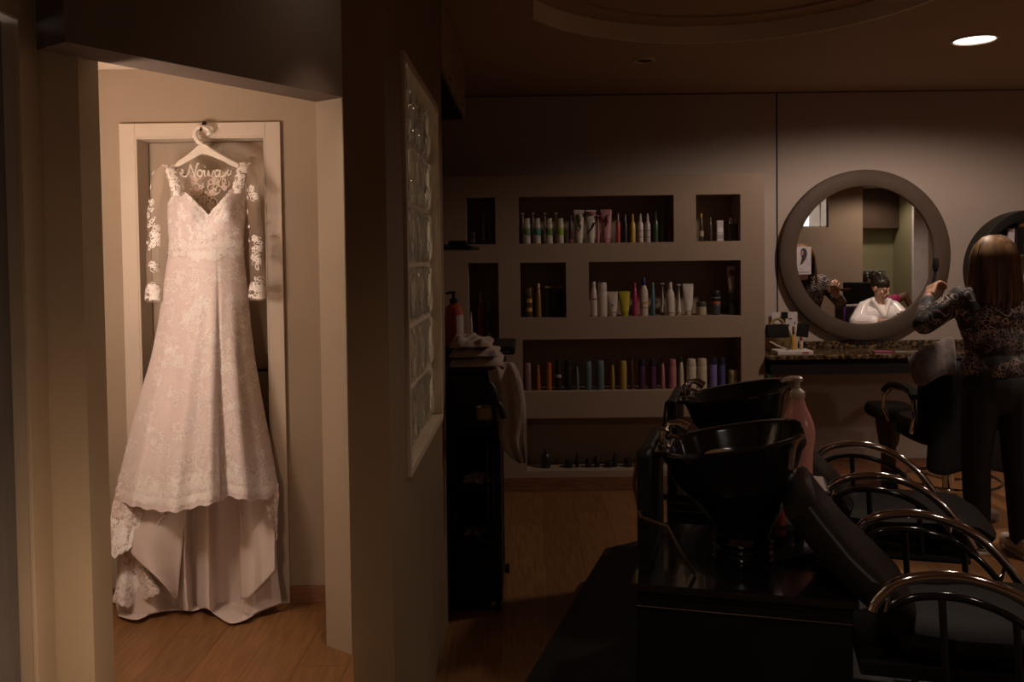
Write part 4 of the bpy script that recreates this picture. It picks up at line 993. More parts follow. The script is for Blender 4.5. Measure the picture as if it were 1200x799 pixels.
# ================================================================== THE WEDDING DRESS
def fabric(name, c, c2, rough, scale, bump, sheer=0.0, kind='lace'):
    m = bpy.data.materials.new(name); m.use_nodes = True; N = m.node_tree.nodes; L = m.node_tree.links; b = N['Principled BSDF']
    b.inputs['Roughness'].default_value = rough; b.inputs['Sheen Weight'].default_value = .25
    b.inputs['Subsurface Weight'].default_value = 0.0
    tc = N.new('ShaderNodeTexCoord'); v = N.new('ShaderNodeTexVoronoi'); v.inputs['Scale'].default_value = scale
    v.feature = 'SMOOTH_F1' if kind == 'lace' else 'F1'
    nz = N.new('ShaderNodeTexNoise'); nz.inputs['Scale'].default_value = scale*.35; nz.inputs['Detail'].default_value = 5
    ad = N.new('ShaderNodeMath'); ad.operation = 'MULTIPLY'
    L.new(tc.outputs['Object'], v.inputs['Vector']); L.new(tc.outputs['Object'], nz.inputs['Vector'])
    L.new(v.outputs['Distance'], ad.inputs[0]); L.new(nz.outputs['Fac'], ad.inputs[1])
    mr = N.new('ShaderNodeMapRange'); mr.inputs['From Min'].default_value = .08; mr.inputs['From Max'].default_value = .32; L.new(ad.outputs[0], mr.inputs['Value'])
    mx = N.new('ShaderNodeMix'); mx.data_type = 'RGBA'; mx.inputs['A'].default_value = (*c,1); mx.inputs['B'].default_value = (*c2,1)
    L.new(mr.outputs[0], mx.inputs['Factor']); L.new(mx.outputs['Result'], b.inputs['Base Color'])
    if bump:
        bp = N.new('ShaderNodeBump'); bp.inputs['Strength'].default_value = bump; bp.inputs['Distance'].default_value = .0025
        bp.invert = True; L.new(ad.outputs[0], bp.inputs['Height']); L.new(bp.outputs[0], b.inputs['Normal'])
    if sheer:
        tr = N.new('ShaderNodeBsdfTransparent'); ms = N.new('ShaderNodeMixShader'); ms.inputs[0].default_value = sheer
        out = N['Material Output']; L.new(b.outputs[0], ms.inputs[1]); L.new(tr.outputs[0], ms.inputs[2]); L.new(ms.outputs[0], out.inputs['Surface'])
    return m
tulle = fabric('lace_tulle_over_satin', (.84,.715,.70), (.75,.635,.62), .5, 120, .3)
beaded = fabric('beaded_lace', (.92,.80,.785), (.72,.60,.585), .4, 170, .45, kind='bead')
satin = mat('ivory_satin', (.66,.545,.50), .38, c2=(.62,.51,.465), scale=6, sheen=.2, bump=.06, bscale=300)
lace_band = fabric('lace_border', (.84,.71,.66), (.50,.38,.33), .6, 75, 1.0)
lace_thread = mat('lace_thread', (1,.95,.92), .5, c2=(.96,.90,.87), scale=60)
sheer = fabric('sheer_net', (.74,.58,.46), (.70,.54,.43), .8, 300, 0, .80)
sheer_lace = fabric('sheer_net_train', (.66,.53,.46), (.5,.38,.31), .8, 60, .6, .25)
cord_m = mat('hanger_white', (.86,.76,.66), .35, scale=8)
DY = 3.705
dress = thing('wedding_dress','long white lace wedding dress hanging on a hanger in front of the door','dress',(-1.42,3.64,0))
DW = dress.matrix_basis.inverted()
DLOC = Vector((-1.42,3.64,0))
def dbuild(mb, name, m, parent=dress, solid=0.0):
    mb.v = [(p[0]-DLOC.x, p[1]-DLOC.y, p[2]-DLOC.z) for p in mb.v]
    return mb.build(name, m, parent, True, 0, solid)
SL = [(288,199.5),(310,195),(340,190.5),(380,185),(420,176.5),(460,165),(500,154),(540,144),(575,135.5),(600,131)]
SR = [(288,285),(310,287),(340,290.5),(380,294),(420,299),(460,306),(500,313.5),(540,321),(580,328)]
HEM = [(0,584),(.04,588),(.12,593),(.25,598),(.37,600),(.5,594),(.6,590),(.66,585),(.69,582),(.8,586),(.9,585),(1,577)]
FOLD = [(0,-.2),(.05,.3),(.11,1.0),(.17,.35),(.26,.05),(.36,.75),(.44,.35),(.49,.3),(.57,1.0),(.625,.5),(.655,-.75),(.69,.0),(.80,.95),(.88,.3),(.94,.45),(1,-.2)]
def skirt(u, t):
    u = min(1,max(0,u)); t = min(1,max(0,t))
    hem = sinterp(HEM,u) + 1.1*math.sin(u*70)*(t**30)
    y = 290 + (hem-290)*t
    x = interp(SL,y) + (interp(SR,y)-interp(SL,y))*u
    belly = (.085+.11*t)*max(0,math.sin(PI*u))**.65
    f = sinterp(FOLD,u)*(.0004+.052*t**1.7)*min(1,8*u,8*(1-u)) 
    f += .006*math.sin(u*31+t*3)*t
    return at(x, y, DY - belly - f - .012*t)
BL = [(220,203.5),(232,197.5),(250,196),(270,197),(292,199)]
BR = [(218,281),(230,287),(250,287.5),(270,286),(292,285)]
TOP = [(0,238),(.05,230),(.12,225),(.2,226),(.28,230),(.4,240),(.48,247),(.53,251.5),(.58,246),(.65,239),(.76,228),(.84,222),(.92,223),(1,233)]
def bodice(u, t):
    u = min(1,max(0,u)); t = min(1,max(0,t))
    y = sinterp(TOP,u); y = y + (293-y)*t
    x = interp(BL,y) + (interp(BR,y)-interp(BL,y))*u
    d = (.075)*max(0,math.sin(PI*u))**.55
    for uc in (.27,.77): d += .036*math.exp(-((u-uc)/.15)**2 - ((y-248)/17)**2)
    d += .008*math.exp(-((u-.13)/.03)**2)
    return at(x, y, DY - d - .004)
def closed(front, nu, nt, back_gap=.004):
    """front sheet plus a flat back so that the piece is a closed shell"""
    mb = MB(); mb.grid(front, nu, nt); n = len(mb.v)
    def back(u, t):
        p = front(u, t); a, b = front(0, t), front(1, t)
        k = DY+back_gap
        return Vector((p.x*k/p.y, k, EYE+(p.z-EYE)*k/p.y))
    mb.grid(lambda u,t: back(u,t), nu, nt)
    w = nu+1
    for j in range(nt):
        for i in (0, nu):
            a, b = j*w+i, (j+1)*w+i; mb.f.append((a, b, n+b, n+a))
    return mb
sk = dbuild(closed(skirt, 150, 90), 'skirt', tulle)
bo = dbuild(MB().grid(bodice, 110, 50), 'bodice', beaded, dress, .003)
# lace drawing: strokes and petals laid on a surface
def motif(kind, s, rnd):
    P, Q = [], []     # strokes, filled petals
    J = lambda k: 1+k*rnd.uniform(-1,1)
    def bloom(cx, cy, r):
        # rose: winding heart, then uneven overlapping petals
        a0_ = rnd.random()*6.3
        P.append([(cx+r*(.08+.035*q)*math.cos(a0_+q*.8), cy+r*(.08+.035*q)*math.sin(a0_+q*.8)) for q in range(11)])
        for ring, n, ro in ((.62,4,.30),(1.0,6,.33)):
            off = rnd.random()*6.3
            for k in range(n):
                a = off+2*PI*k/n*J(.06); px, py = cx+r*ring*.78*math.cos(a), cy+r*ring*.78*math.sin(a); rr = r*ro*J(.3)
                P.append([(px+rr*math.cos(a+w)*J(.12), py+rr*math.sin(a+w)*J(.12)) for w in (-1.9,-1.2,-.6,0,.6,1.2,1.9)])
    def branch(x, y, a, L, cur):
        n = 7; st = []
        for q in range(n):
            st.append((x, y)); a += cur*.28; x += L/n*math.cos(a); y += L/n*math.sin(a)
        P.append(st)
        P.append([(x+L*.13*(1-w/9)*math.cos(a-1.5+w*cur), y+L*.13*(1-w/9)*math.sin(a-1.5+w*cur)) for w in range(8)])
        for q in range(1, n):
            b = math.atan2(st[q][1]-st[q-1][1], st[q][0]-st[q-1][0])+(.9 if q % 2 else -.9)*J(.3); l = L*.24*J(.35); X, Y_ = st[q]
            Q.append([(X,Y_),(X+l*.5*math.cos(b+.42),Y_+l*.5*math.sin(b+.42)),(X+l*math.cos(b),Y_+l*math.sin(b)),(X+l*.5*math.cos(b-.42),Y_+l*.5*math.sin(b-.42))])
    if kind == 'rose': bloom(0, 0, .020*s)
    if kind in ('spray','big'):
        bloom(0, 0, .021*s*J(.15))
        for k in range(5):
            a = 2*PI*k/5*J(.1)+rnd.random()
            branch(.022*s*math.cos(a), .022*s*math.sin(a), a, .040*s*J(.35), rnd.choice((-1,1))*J(.4))
        if rnd.random() < .6:
            a = rnd.random()*6.3; bloom(.042*s*math.cos(a), .042*s*math.sin(a), .012*s)
    if kind == 'scroll':
        for sg in (-1,1):
            P.append([((.003+.0020*q)*math.cos(q*.7)*s*sg*J(.06)+.010*sg*s, (.003+.0020*q)*math.sin(q*.7)*s*J(.06)) for q in range(11)])
            branch(.006*sg*s, .010*s, PI/2-sg*.7, .034*s*J(.2), sg*J(.4)); branch(.006*sg*s, -.010*s, -PI/2+sg*.7, .030*s*J(.2), -sg*J(.4))
    if kind == 'fan':
        for k in range(5):
            a = PI*(.12+.76*k/4); rr = .008*J(.25)
            P.append([((.015*math.cos(a)+rr*math.cos(a+q*PI/4))*s,(.013*math.sin(a)+rr*math.sin(a+q*PI/4))*s) for q in range(9)])
        P.append([(.024*math.cos(PI*q/8)*s*J(.08), .020*math.sin(PI*q/8)*s*J(.08)) for q in range(9)])
    return P, Q
def lay(mb, surf, u0, v0, s, rot, kind, rnd, width=.0026, off=.0025, fill=False):
    e = .004
    du = (surf(min(1,u0+e),v0)-surf(max(0,u0-e),v0)).length/(min(1,u0+e)-max(0,u0-e)); dv = (surf(u0,min(1,v0+e))-surf(u0,max(0,v0-e))).length/(min(1,v0+e)-max(0,v0-e))
    du = max(du,.02); dv = max(dv,.02)
    P, Q = motif(kind, s, rnd); c, sn = math.cos(rot), math.sin(rot)
    def pt(a, b):
        u, v = u0+(a*c-b*sn)/du, v0-(a*sn+b*c)/dv
        if not (0 <= u <= 1 and 0 <= v <= 1.0): return None
        p = surf(u,v); eu = surf(min(1,u+e),v)-surf(max(0,u-e),v); ev = surf(u,min(1,v+e))-surf(u,max(0,v-e))
        n = eu.cross(ev)
        if n.length < 1e-12: return None
        n.normalize()
        if n.y > 0: n = -n
        return p+n*off, n
    for pl in P:
        pp = [pt(*q) for q in pl]
        for i in range(len(pp)-1):
            if pp[i] is None or pp[i+1] is None: continue
            (a, na), (b, nb_) = pp[i], pp[i+1]; d = b-a
            if d.length < 1e-6 or d.length > .06: continue
            w = d.cross(na).normalized()*width/2
            mb.add([a-w, a+w, b+w, b-w], [(0,1,2,3)])
        if fill:
            ok = [q for q in pp if q]
            if len(ok) == len(pp) and len(ok) > 4: mb.add([q[0]-q[1]*.0008 for q in ok[:-1]], [tuple(range(len(ok)-1))])
    for lf in Q:
        pp = [pt(*q) for q in lf]
        if all(pp): mb.add([q[0] for q in pp], [tuple(range(len(pp)))])
rnd = random.Random(11)
lm = MB()
# scattered flowers on the skirt: denser below the waist and towards the hem
for (u, t_) in [(.10,.14),(.12,.25),(.13,.36),(.36,.10),(.30,.17),(.42,.24),(.36,.30),(.62,.12),(.85,.10),(.86,.22),(.66,.36),(.58,.36),(.83,.31),(.22,.43),(.44,.46),(.80,.48),(.10,.50),(.62,.44),(.30,.56),(.52,.58),(.92,.52),(.70,.60),(.12,.66),(.40,.68),(.58,.70),(.84,.68),(.25,.76),(.72,.77),(.95,.72),(.49,.80),(.05,.8),(.36,.84),(.62,.84),(.88,.82)]:
    lay(lm, skirt, u, t_, .95+.25*rnd.random(), rnd.random()*6.3, 'spray', rnd, .0030)
for k in range(46):
    u = (k+.5)/46; lay(lm, skirt, u, .90+.03*rnd.random(), .85+.3*rnd.random(), rnd.random()*6.3, 'spray' if k%2 else 'rose', rnd, .0027)
for k in range(60):
    u = (k+.5)/60; lay(lm, skirt, u, .965, .8, rnd.random()*.4, 'rose' if k%3 else 'fan', rnd, .0030)
for k in range(34):
    lay(lm, skirt, rnd.random(), .10+.55*rnd.random(), .6, rnd.random()*6.3, 'spray', rnd, .0026)
dbuild(lm, 'lace_flowers', lace_thread, sk)
# lace belt at the waist and lace on the bodice
wm = MB()
for k in range(22):
    u = (k+.5)/22; lay(wm, skirt, u, .012+.012*rnd.random(), .72, rnd.random()*6, 'scroll' if k%2 else 'rose', rnd, .0034, .006)
    lay(wm, bodice, u, .93-.05*rnd.random(), .72, rnd.random()*6, 'scroll' if k%2 else 'rose', rnd, .0034, .005)
for k in range(12):
    u = .3+.4*(k+.5)/12; lay(wm, skirt, u, .03+.02*rnd.random()*math.sin(PI*(k+.5)/12), .6, rnd.random()*6, 'fan', rnd, .0034, .005)
dbuild(wm, 'lace_belt', lace_thread, dress)
bm_ = MB()
for k in range(56):
    lay(bm_, bodice, rnd.random()*.96+.02, rnd.random()**1.4*.85+.03, .55, rnd.random()*6.3, rnd.choice(('rose','scroll','fan')), rnd, .0032, .0026)
for k in range(40):
    u = (k+.5)/40; lay(bm_, bodice, u, .035, .42, rnd.random()*6, 'fan', rnd, .0028, .003)
dbuild(bm_, 'lace_flowers', lace_thread, bo)
# sheer back with lace branches, seen through the neckline
def backp(u, t):
    y = 197+(292-197)*t
    xl = interp([(197,203),(215,205),(240,200),(292,200)], y); xr = interp([(194,284),(215,281),(240,284),(292,284)], y)
    sag = 4*math.sin(PI*u)*max(0,1-t*6)
    return at(xl+(xr-xl)*u, y+sag, DY+.006-.01*math.sin(PI*u))
bk_ = dbuild(MB().grid(backp, 30, 30), 'back_net', sheer, dress)
bm2 = MB()
for (u, t_, s) in [(.30,.10,.9),(.36,.26,.9),(.40,.42,.9),(.42,.55,.8),(.62,.10,.9),(.60,.26,.9),(.56,.42,.9),(.24,.03,.7),(.72,.03,.7),(.20,.2,.7),(.76,.2,.7),(.5,.56,.8)]:
    lay(bm2, backp, u, t_, s, rnd.random()*6, 'scroll', rnd, .0042, .003); lay(bm2, backp, u, t_+.04, s*.8, rnd.random()*6, 'rose', rnd, .0036, .0035)
lay(bm2, backp, .49, .3, .3, 0, 'rose', rnd, .004, .003)
dbuild(bm2, 'lace_branches', mat('lace_back_thread', (.78,.63,.53), .6, scale=40), bk_)
# straps
def strap(pts, hw):
    def f(u, t):
        k = t*(len(pts)-1); i = min(int(k), len(pts)-2); a = k-i
        x = pts[i][0]+(pts[i+1][0]-pts[i][0])*a; y = pts[i][1]+(pts[i+1][1]-pts[i][1])*a; Y = pts[i][2]+(pts[i+1][2]-pts[i][2])*a
        return at(x+(2*u-1)*hw+.6*math.sin(t*40)*(2*u-1), y, Y-.008*math.sin(PI*u))
    return f
for pts in ([(207,230,3.62),(205.5,218,3.632),(202.5,208,3.65),(199,199,3.67),(196,193.5,3.70)], [(278,227,3.62),(279,217,3.632),(281.5,207,3.65),(284.5,197,3.67),(287.5,191,3.70)]):
    f = strap(pts, 6.5); s_ = dbuild(MB().grid(f, 8, 24), 'strap', sheer_lace, dress)
    mb = MB()
    for k in range(9):
        lay(mb, f, .5+.25*math.sin(k*2.2), .05+.9*k/8, .55, rnd.random()*6, 'scroll' if k%2 else 'rose', rnd, .0040, .003)
        lay(mb, f, .5-.28*math.sin(k*2.2), .08+.85*k/8, .45, rnd.random()*6, 'fan', rnd, .0036, .0035)
    dbuild(mb, 'lace_flowers', lace_thread, s_)
# sleeves
def sleeve(rows):
    def f(u, t):
        y0, y1 = rows[0][0], rows[-1][0]; y = y0+(y1-y0)*t
        cx = sinterp([(r[0],r[1]) for r in rows], y); w = sinterp([(r[0],r[2]) for r in rows], y)
        a = 2*PI*u
        return at(cx - math.cos(a)*w/2 + .6*math.sin(y*.12), y, 3.675 - math.sin(a)*.028*(w/16) + .006*math.sin(y*.09+a))
    return f
SLV = [([(193,196,7),(196,191,11),(204,187,15),(215,184.5,16),(230,182.5,14.5),(260,180.5,14.5),(300,179.5,16),(330,179.3,16.5),(354,179.5,17)],
        [(.18,.30),(.25,.52),(.33,.46),(.20,.60),(.27,.74),(.2,.88),(.3,.92),(.25,.96),(.12,.40),(.38,.56)]),
       ([(190,288,6),(194,292,10),(203,294,14),(215,295,15),(230,297,15),(260,299,16),(300,301,17.5),(330,302,19),(352,302,20)],
        [(.22,.20),(.30,.26),(.25,.56),(.32,.64),(.22,.68),(.28,.72),(.2,.92),(.3,.95),(.25,.88),(.36,.90)])]
for rows_s, spots in SLV:
    f = sleeve(rows_s); s_ = dbuild(MB().grid(f, 28, 44), 'sleeve', sheer, dress)
    mb = MB()
    for (u, t_) in spots:
        for z in range(2): lay(mb, f, u+.05*rnd.uniform(-1,1), t_+.03*rnd.uniform(-1,1), .62, rnd.random()*6, ('scroll','rose')[z], rnd, .0030, .003)
    for k in range(9): lay(mb, f, .5*(k+.5)/9, .97, .42, rnd.random()*6, 'fan', rnd, .0028, .003)
    for k in range(7): lay(mb, f, .04+.46*k/7, .90+.03*rnd.random(), .5, rnd.random()*6, 'scroll', rnd, .0030, .003)
    for k in range(6): lay(mb, f, .02+.05*rnd.random(), .06+.10*k, .42, rnd.random()*6, 'fan', rnd, .004, .003)
    dbuild(mb, 'lace_flowers', lace_thread, s_)
# train: satin lining with deep folds, lying out on the floor
LB = [(0,722),(.1,726),(.2,719),(.33,715),(.45,716),(.55,713),(.62,722),(.70,730),(.78,727),(.88,716),(1,707)]
LF = [(0,.2),(.12,.6),(.24,.5),(.335,-.9),(.37,-.5),(.42,.6),(.475,-.9),(.50,-.2),(.57,.8),(.62,-.6),(.68,-.9),(.73,-.7),(.77,-.1),(.80,.8),(.9,.6),(1,.0)]
def lining(u, t):
    yb_ = sinterp(LB,u); y = 560+(yb_-560)*t
    xl = interp([(560,150),(600,142),(650,138),(700,136),(722,141)], y); xr = interp([(560,318),(620,323),(680,326),(707,328)], y)
    wig = 5*math.sin(t*5+u*9)*max(0,t-.55)
    x = xl+(xr-xl)*u + wig
    fo = sinterp(LF,u)*(.045+.03*t)
    Y = 3.665 - fo - .10*max(0,t-.75)**1.0
    p = at(x, y, Y)
    if p.z < .014: 
        q = atz(x, y, .014+.012*max(0,sinterp(LF,u))*1.0); p = Vector((q.x,q.y,q.z))
    return p
ln = dbuild(MB().grid(lining, 130, 70), 'train_lining', satin, dress, .002)
def patch(left, right, y0, y1, Yf, fold=0.0, nf=2.0, floorz=.016):
    def f(u, t):
        y = y0(u)+(y1(u)-y0(u))*t
        xl, xr = interp(left, y), interp(right, y)
        p = at(xl+(xr-xl)*u, y, Yf(u,t) - fold*math.sin(nf*PI*u)*t)
        if p.z < floorz: p = atz(xl+(xr-xl)*u, y, floorz)
        return p
    return f
pa = patch([(560,160),(600,170),(640,153),(650,152),(665,160),(680,172),(698,189)], [(560,219),(600,217.5),(650,213),(700,208)], lambda u: 570, lambda u: sinterp([(0,645),(.12,658),(.35,676),(.62,695),(.85,702),(1,700)],u), lambda u,t: 3.65-.075*t-.03*t*math.sin(PI*u), .02, 1.6)
dbuild(MB().grid(pa, 30, 40), 'lining_panel', satin, dress, .002)
pc_ = patch([(570,279),(640,281),(700,282)], [(570,318),(620,322),(660,322),(700,322)], lambda u: 570, lambda u: sinterp([(0,702),(.2,701),(.45,693),(.75,680),(1,668)],u), lambda u,t: 3.665-.075*t-.03*t*math.sin(PI*u), .015, 2.2)
dbuild(MB().grid(pc_, 30, 40), 'lining_panel', satin, dress, .002)
pl_ = patch([(560,141),(590,132),(620,127.5),(645,124),(655,126)], [(560,210),(590,209),(600,204),(655,200)], lambda u: 565+6*math.sin(PI*u), lambda u: sinterp([(0,646),(.1,653),(.22,650),(.4,641),(.6,628),(.8,612),(1,596)],u)+1.0*math.sin(u*60), lambda u,t: 3.66-.09*t+.02*u, .025, 2.4)
lt = dbuild(MB().grid(pl_, 50, 40), 'lace_train', lace_band, dress, .002)
mb = MB()
for k in range(34):
    lay(mb, pl_, rnd.random(), .45+.5*rnd.random(), .8, rnd.random()*6, rnd.choice(('spray','rose')), rnd, .0024)
for k in range(22): lay(mb, pl_, (k+.5)/22, .96, .6, rnd.random()*6, 'fan', rnd, .003)
dbuild(mb, 'lace_flowers', lace_thread, lt)
pf = patch([(640,146),(672,141),(690,136),(706,131),(722,140)], [(640,160),(672,176),(690,188),(706,194),(722,176)], lambda u: 645, lambda u: sinterp([(0,704),(.25,712),(.5,706),(.75,700),(1,694)],u)+1.0*math.sin(u*50), lambda u,t: 3.635-.05*t, .03, 3.0)
lt2 = dbuild(MB().grid(pf, 36, 36), 'lace_train', lace_band, dress, .002)
mb = MB()
for k in range(16): lay(mb, pf, rnd.random(), .4+.55*rnd.random(), .8, rnd.random()*6, 'spray', rnd, .0024)
dbuild(mb, 'lace_flowers', lace_thread, lt2)
pr = patch([(560,312),(590,311),(610,315),(632,319)], [(560,326),(580,327),(600,325),(632,324.5)], lambda u: 566, lambda u: sinterp([(0,604),(.4,618),(.7,628),(1,634)],u)+.8*math.sin(u*30), lambda u,t: 3.67-.06*t, .02, 2.0)
dbuild(MB().grid(pr, 14, 24), 'lace_train', lace_band, dress, .002)
# ---- hanger with the wire word
hg = thing('dress_hanger','white wooden hanger with a cursive wire word hooked on the door casing','hanger',(-1.42,3.69,2.0))
HL = Vector((-1.42,3.69,2.0))
def hb_(mb, name, m, parent=hg, bevel=0.0):
    mb.v = [(p[0]-HL.x,p[1]-HL.y,p[2]-HL.z) for p in mb.v]; return mb.build(name, m, parent, True, bevel)
YH = 3.70
A = lambda x, y, Y=YH: at(x, y, Y)
hookp = [(237.5,169),(232.5,166),(228.5,160),(229,153),(233,149),(239,149),(244.5,152),(246.5,156),(243,158.5)]
mb = MB().tube([A(*p) for p in hookp], [.011,.011,.0105,.010,.0095,.0095,.0095,.010,.008], 10); hb_(mb, 'hook', cord_m)
mb = MB()
def arm_ring(x, yt, yb2, d=.011):
    a, b = A(x,yt), A(x,yb2)
    return [(a.x,YH-d,a.z),(a.x,YH+d,a.z),(b.x,YH+d,b.z),(b.x,YH-d,b.z)]
mb.rings([arm_ring(*r) for r in ((203,195.5,200),(210,188.5,196),(220,181.5,190.5),(228,175,186),(234,169.5,182),(238,168,181),(243,170,181.5),(250,175,184),(262,182,189),(272,187.5,194.5),(281,192,198))])
hb_(mb, 'shoulder_bar', cord_m, hg, .004)
word = [[(212.5,199),(214.8,199.5),(215,202),(212.5,203.5),(211,201.5),(212.2,204.5),(215.5,207),(219,206.5),(221.2,202),(222.6,196.5),(223.4,192.5)],
        [(223.4,192.5),(225.5,198),(227.2,203),(228.6,206.8)],[(228.6,206.8),(229.6,201),(230.4,195.5),(231.4,192.3),(233.2,191.2)],
        [(234.6+2.9*math.cos(k*PI/6),203+3.9*math.sin(k*PI/6)) for k in range(13)],
        [(237.3,201.5),(239.4,199.6),(240.2,199.6),(239.8,203.5),(240.8,206.8),(243.2,205.5),(244.6,199.8)],
        [(244.6,199.8),(245.4,205),(247.2,206.8),(249.6,204),(250.4,199.8),(252.2,200.6)],
        [(255.4+3.2*math.cos(k*PI/6),203+3.8*math.sin(k*PI/6)) for k in range(13)],
        [(258.6,199.2),(258.2,204),(259.6,206.6),(262.5,205.5),(266,202),(268.6,198.6),(271,199.8),(270.6,203.6),(267.6,205),(265.8,202.8),(267.4,200.8)],
        [(240.2,195.6),(240.8,195.2)]]
mb = MB()
for pl in word: mb.tube([A(x,y,3.672) for x,y in pl], .0040 if len(pl) > 2 else .0052, 8)
tag(hb_(mb, 'wire_word', cord_m), 'wire lettering reading Noiva')
mb = MB(); mb.tube([A(216,205,3.674),A(214,198,3.69),A(212,192,3.70)],.0018,6); mb.tube([A(268,203,3.674),A(270,196,3.69),A(272,191,3.70)],.0018,6)
hb_(mb, 'wire_tie', mat('steel_wire', (.3,.26,.23), .3, 1.0))
hk = thing('wall_hook','small dark metal hook on the door casing holding the hanger','hook',(A(236,148).x,HY-.0165,A(236,148).z))
a_ = Vector(hk.location)
mb = MB().tube([Vector((a_.x,HY-.0166,a_.z+.018)),Vector((a_.x,3.715,a_.z+.012)),Vector((a_.x,3.70,a_.z-.012)),Vector((a_.x,3.69,a_.z-.020)),Vector((a_.x+.003,3.683,a_.z-.008))],.0035,8)
mb.v = [tuple(Vector(p)-a_) for p in mb.v]; mb.build('hook', mat('dark_iron', (.06,.05,.045), .35, 1.0), hk)
mb = MB().lathe([(.009,0),(.009,.004)], n=14); mb.xf(Matrix.Translation((0,0,.02)) @ Matrix.Rotation(PI/2,4,'X')); mb.build('rose', bpy.data.materials['dark_iron'], hk)
# ================================================================== PEOPLE
def fuse(prims, name, m, parent, voxel=.006, smooth=4, origin=Vector((0,0,0))):
    """tapered limbs and ellipsoids fused into one continuous skin"""
    mb = MB()
    for p in prims:
        if p[0] == 'c':
            _, a, b, ra, rb = p; a, b = Vector(a), Vector(b); n = 12
            d = (b-a); L_ = d.length; d = d.normalized() if L_ > 1e-6 else Vector((0,0,1)); x = d.orthogonal().normalized(); y = d.cross(x)
            rings = []
            for t, off, k in [(0,-.97*ra,.24),(0,-.7*ra,.71),(0,-.3*ra,.954),(0,0,1)]+[(1,0,1),(1,.3*rb,.954),(1,.7*rb,.71),(1,.97*rb,.24)]:
                r = (ra if t == 0 else rb)*k; c = (a if t == 0 else b) + d*off
                rings.append([c+(x*math.cos(2*PI*i/n)+y*math.sin(2*PI*i/n))*r for i in range(n)])
            mb.rings(rings)
        else:
            _, c, s, rot = p; e = MB().sphere((0,0,0),1,16,12,s)
            e.xf(Matrix.Translation(c) @ (rot.to_matrix().to_4x4() if rot else Matrix.Identity(4))); mb.add(e.v, e.f)
    me = mb.mesh('tmp', m); o = bpy.data.objects.new('tmp', me); COL.objects.link(o)
    r = o.modifiers.new('r','REMESH'); r.mode = 'VOXEL'; r.voxel_size = voxel; r.use_smooth_shade = True
    if smooth: s = o.modifiers.new('s','SMOOTH'); s.iterations = smooth; s.factor = .5
    dg_ = bpy.context.evaluated_depsgraph_get(); ev = o.evaluated_get(dg_)
    nm = bpy.data.meshes.new_from_object(ev); nm.name = name
    bpy.data.objects.remove(o); bpy.data.meshes.remove(me)
    for v in nm.vertices: v.co -= origin
    nm.materials.clear(); nm.materials.append(m); nm.shade_smooth()
    ob = bpy.data.objects.new(name, nm); COL.objects.link(ob); ob.parent = parent
    return ob
def hand(wrist, fwd, palm_n, side, curl=.9, s=1.0):
    """palm and five bent fingers; side=+1 puts the thumb along fwd x palm_n"""
    f = Vector(fwd).normalized(); n = Vector(palm_n); n = (n - f*n.dot(f)).normalized(); w = f.cross(n).normalized()*side
    W = Vector(wrist); P = [('c', W, W+f*.03*s, .021*s, .024*s)]
    for k, off in enumerate((.030,.010,-.010,-.030)):
        b = W+f*.088*s+w*off*s*.95
        P.append(('c', W+f*.025*s+w*off*.7*s, b, .0135*s, .0105*s))
        l = (.040,.045,.042,.033)[k]*s; d = f; p = b; a = 0
        for j, q in enumerate((1.0,.72,.58)):
            a += curl*(.75,.8,.55)[j]
            d = f*math.cos(a)+n*math.sin(a); e = p+d*l*q
            P.append(('c', p, e, (.0098,.0088,.0078)[j]*s, (.0088,.0078,.0068)[j]*s)); p = e
    t0 = W+f*.030*s+w*.026*s; t1 = t0+(f*.55+w*.75+n*.25).normalized()*.036*s; t2 = t1+(f*.75+w*.15+n*.6).normalized()*.030*s; t3 = t2+(f*.75-w*.15+n*.55).normalized()*.024*s
    P += [('c',t0,t1,.0135*s,.0105*s),('c',t1,t2,.0105*s,.009*s),('c',t2,t3,.009*s,.0075*s)]
    return P
def basis(fwd, up=(0,0,1)):
    y = Vector(fwd).normalized(); x = y.cross(Vector(up)).normalized(); z = x.cross(y); return Matrix((x,y,z)).transposed()
def head_prims(c, B):
    """head looking along B's y axis"""
    q = B.to_quaternion(); T = lambda x,y,z: Vector(c)+B@Vector((x,y,z)); R = q
    P = [('e',T(0,-.012,.022),(.074,.092,.090),R),('e',T(0,.018,-.040),(.058,.066,.072),R),('e',T(0,.052,-.085),(.026,.024,.022),R),
         ('c',T(0,.088,.012),T(0,.106,-.022),.009,.0135),('e',T(.012,.098,-.026),(.009,.009,.008),R),('e',T(-.012,.098,-.026),(.009,.009,.008),R),
         ('e',T(.030,.076,.020),(.022,.014,.010),R),('e',T(-.030,.076,.020),(.022,.014,.010),R),
         ('e',T(.040,.060,-.022),(.022,.022,.020),R),('e',T(-.040,.060,-.022),(.022,.022,.020),R),
         ('e',T(0,.086,-.054),(.024,.012,.011),R),
         ('e',T(.078,-.008,-.010),(.010,.020,.032),R),('e',T(-.078,-.008,-.010),(.010,.020,.032),R)]
    return P
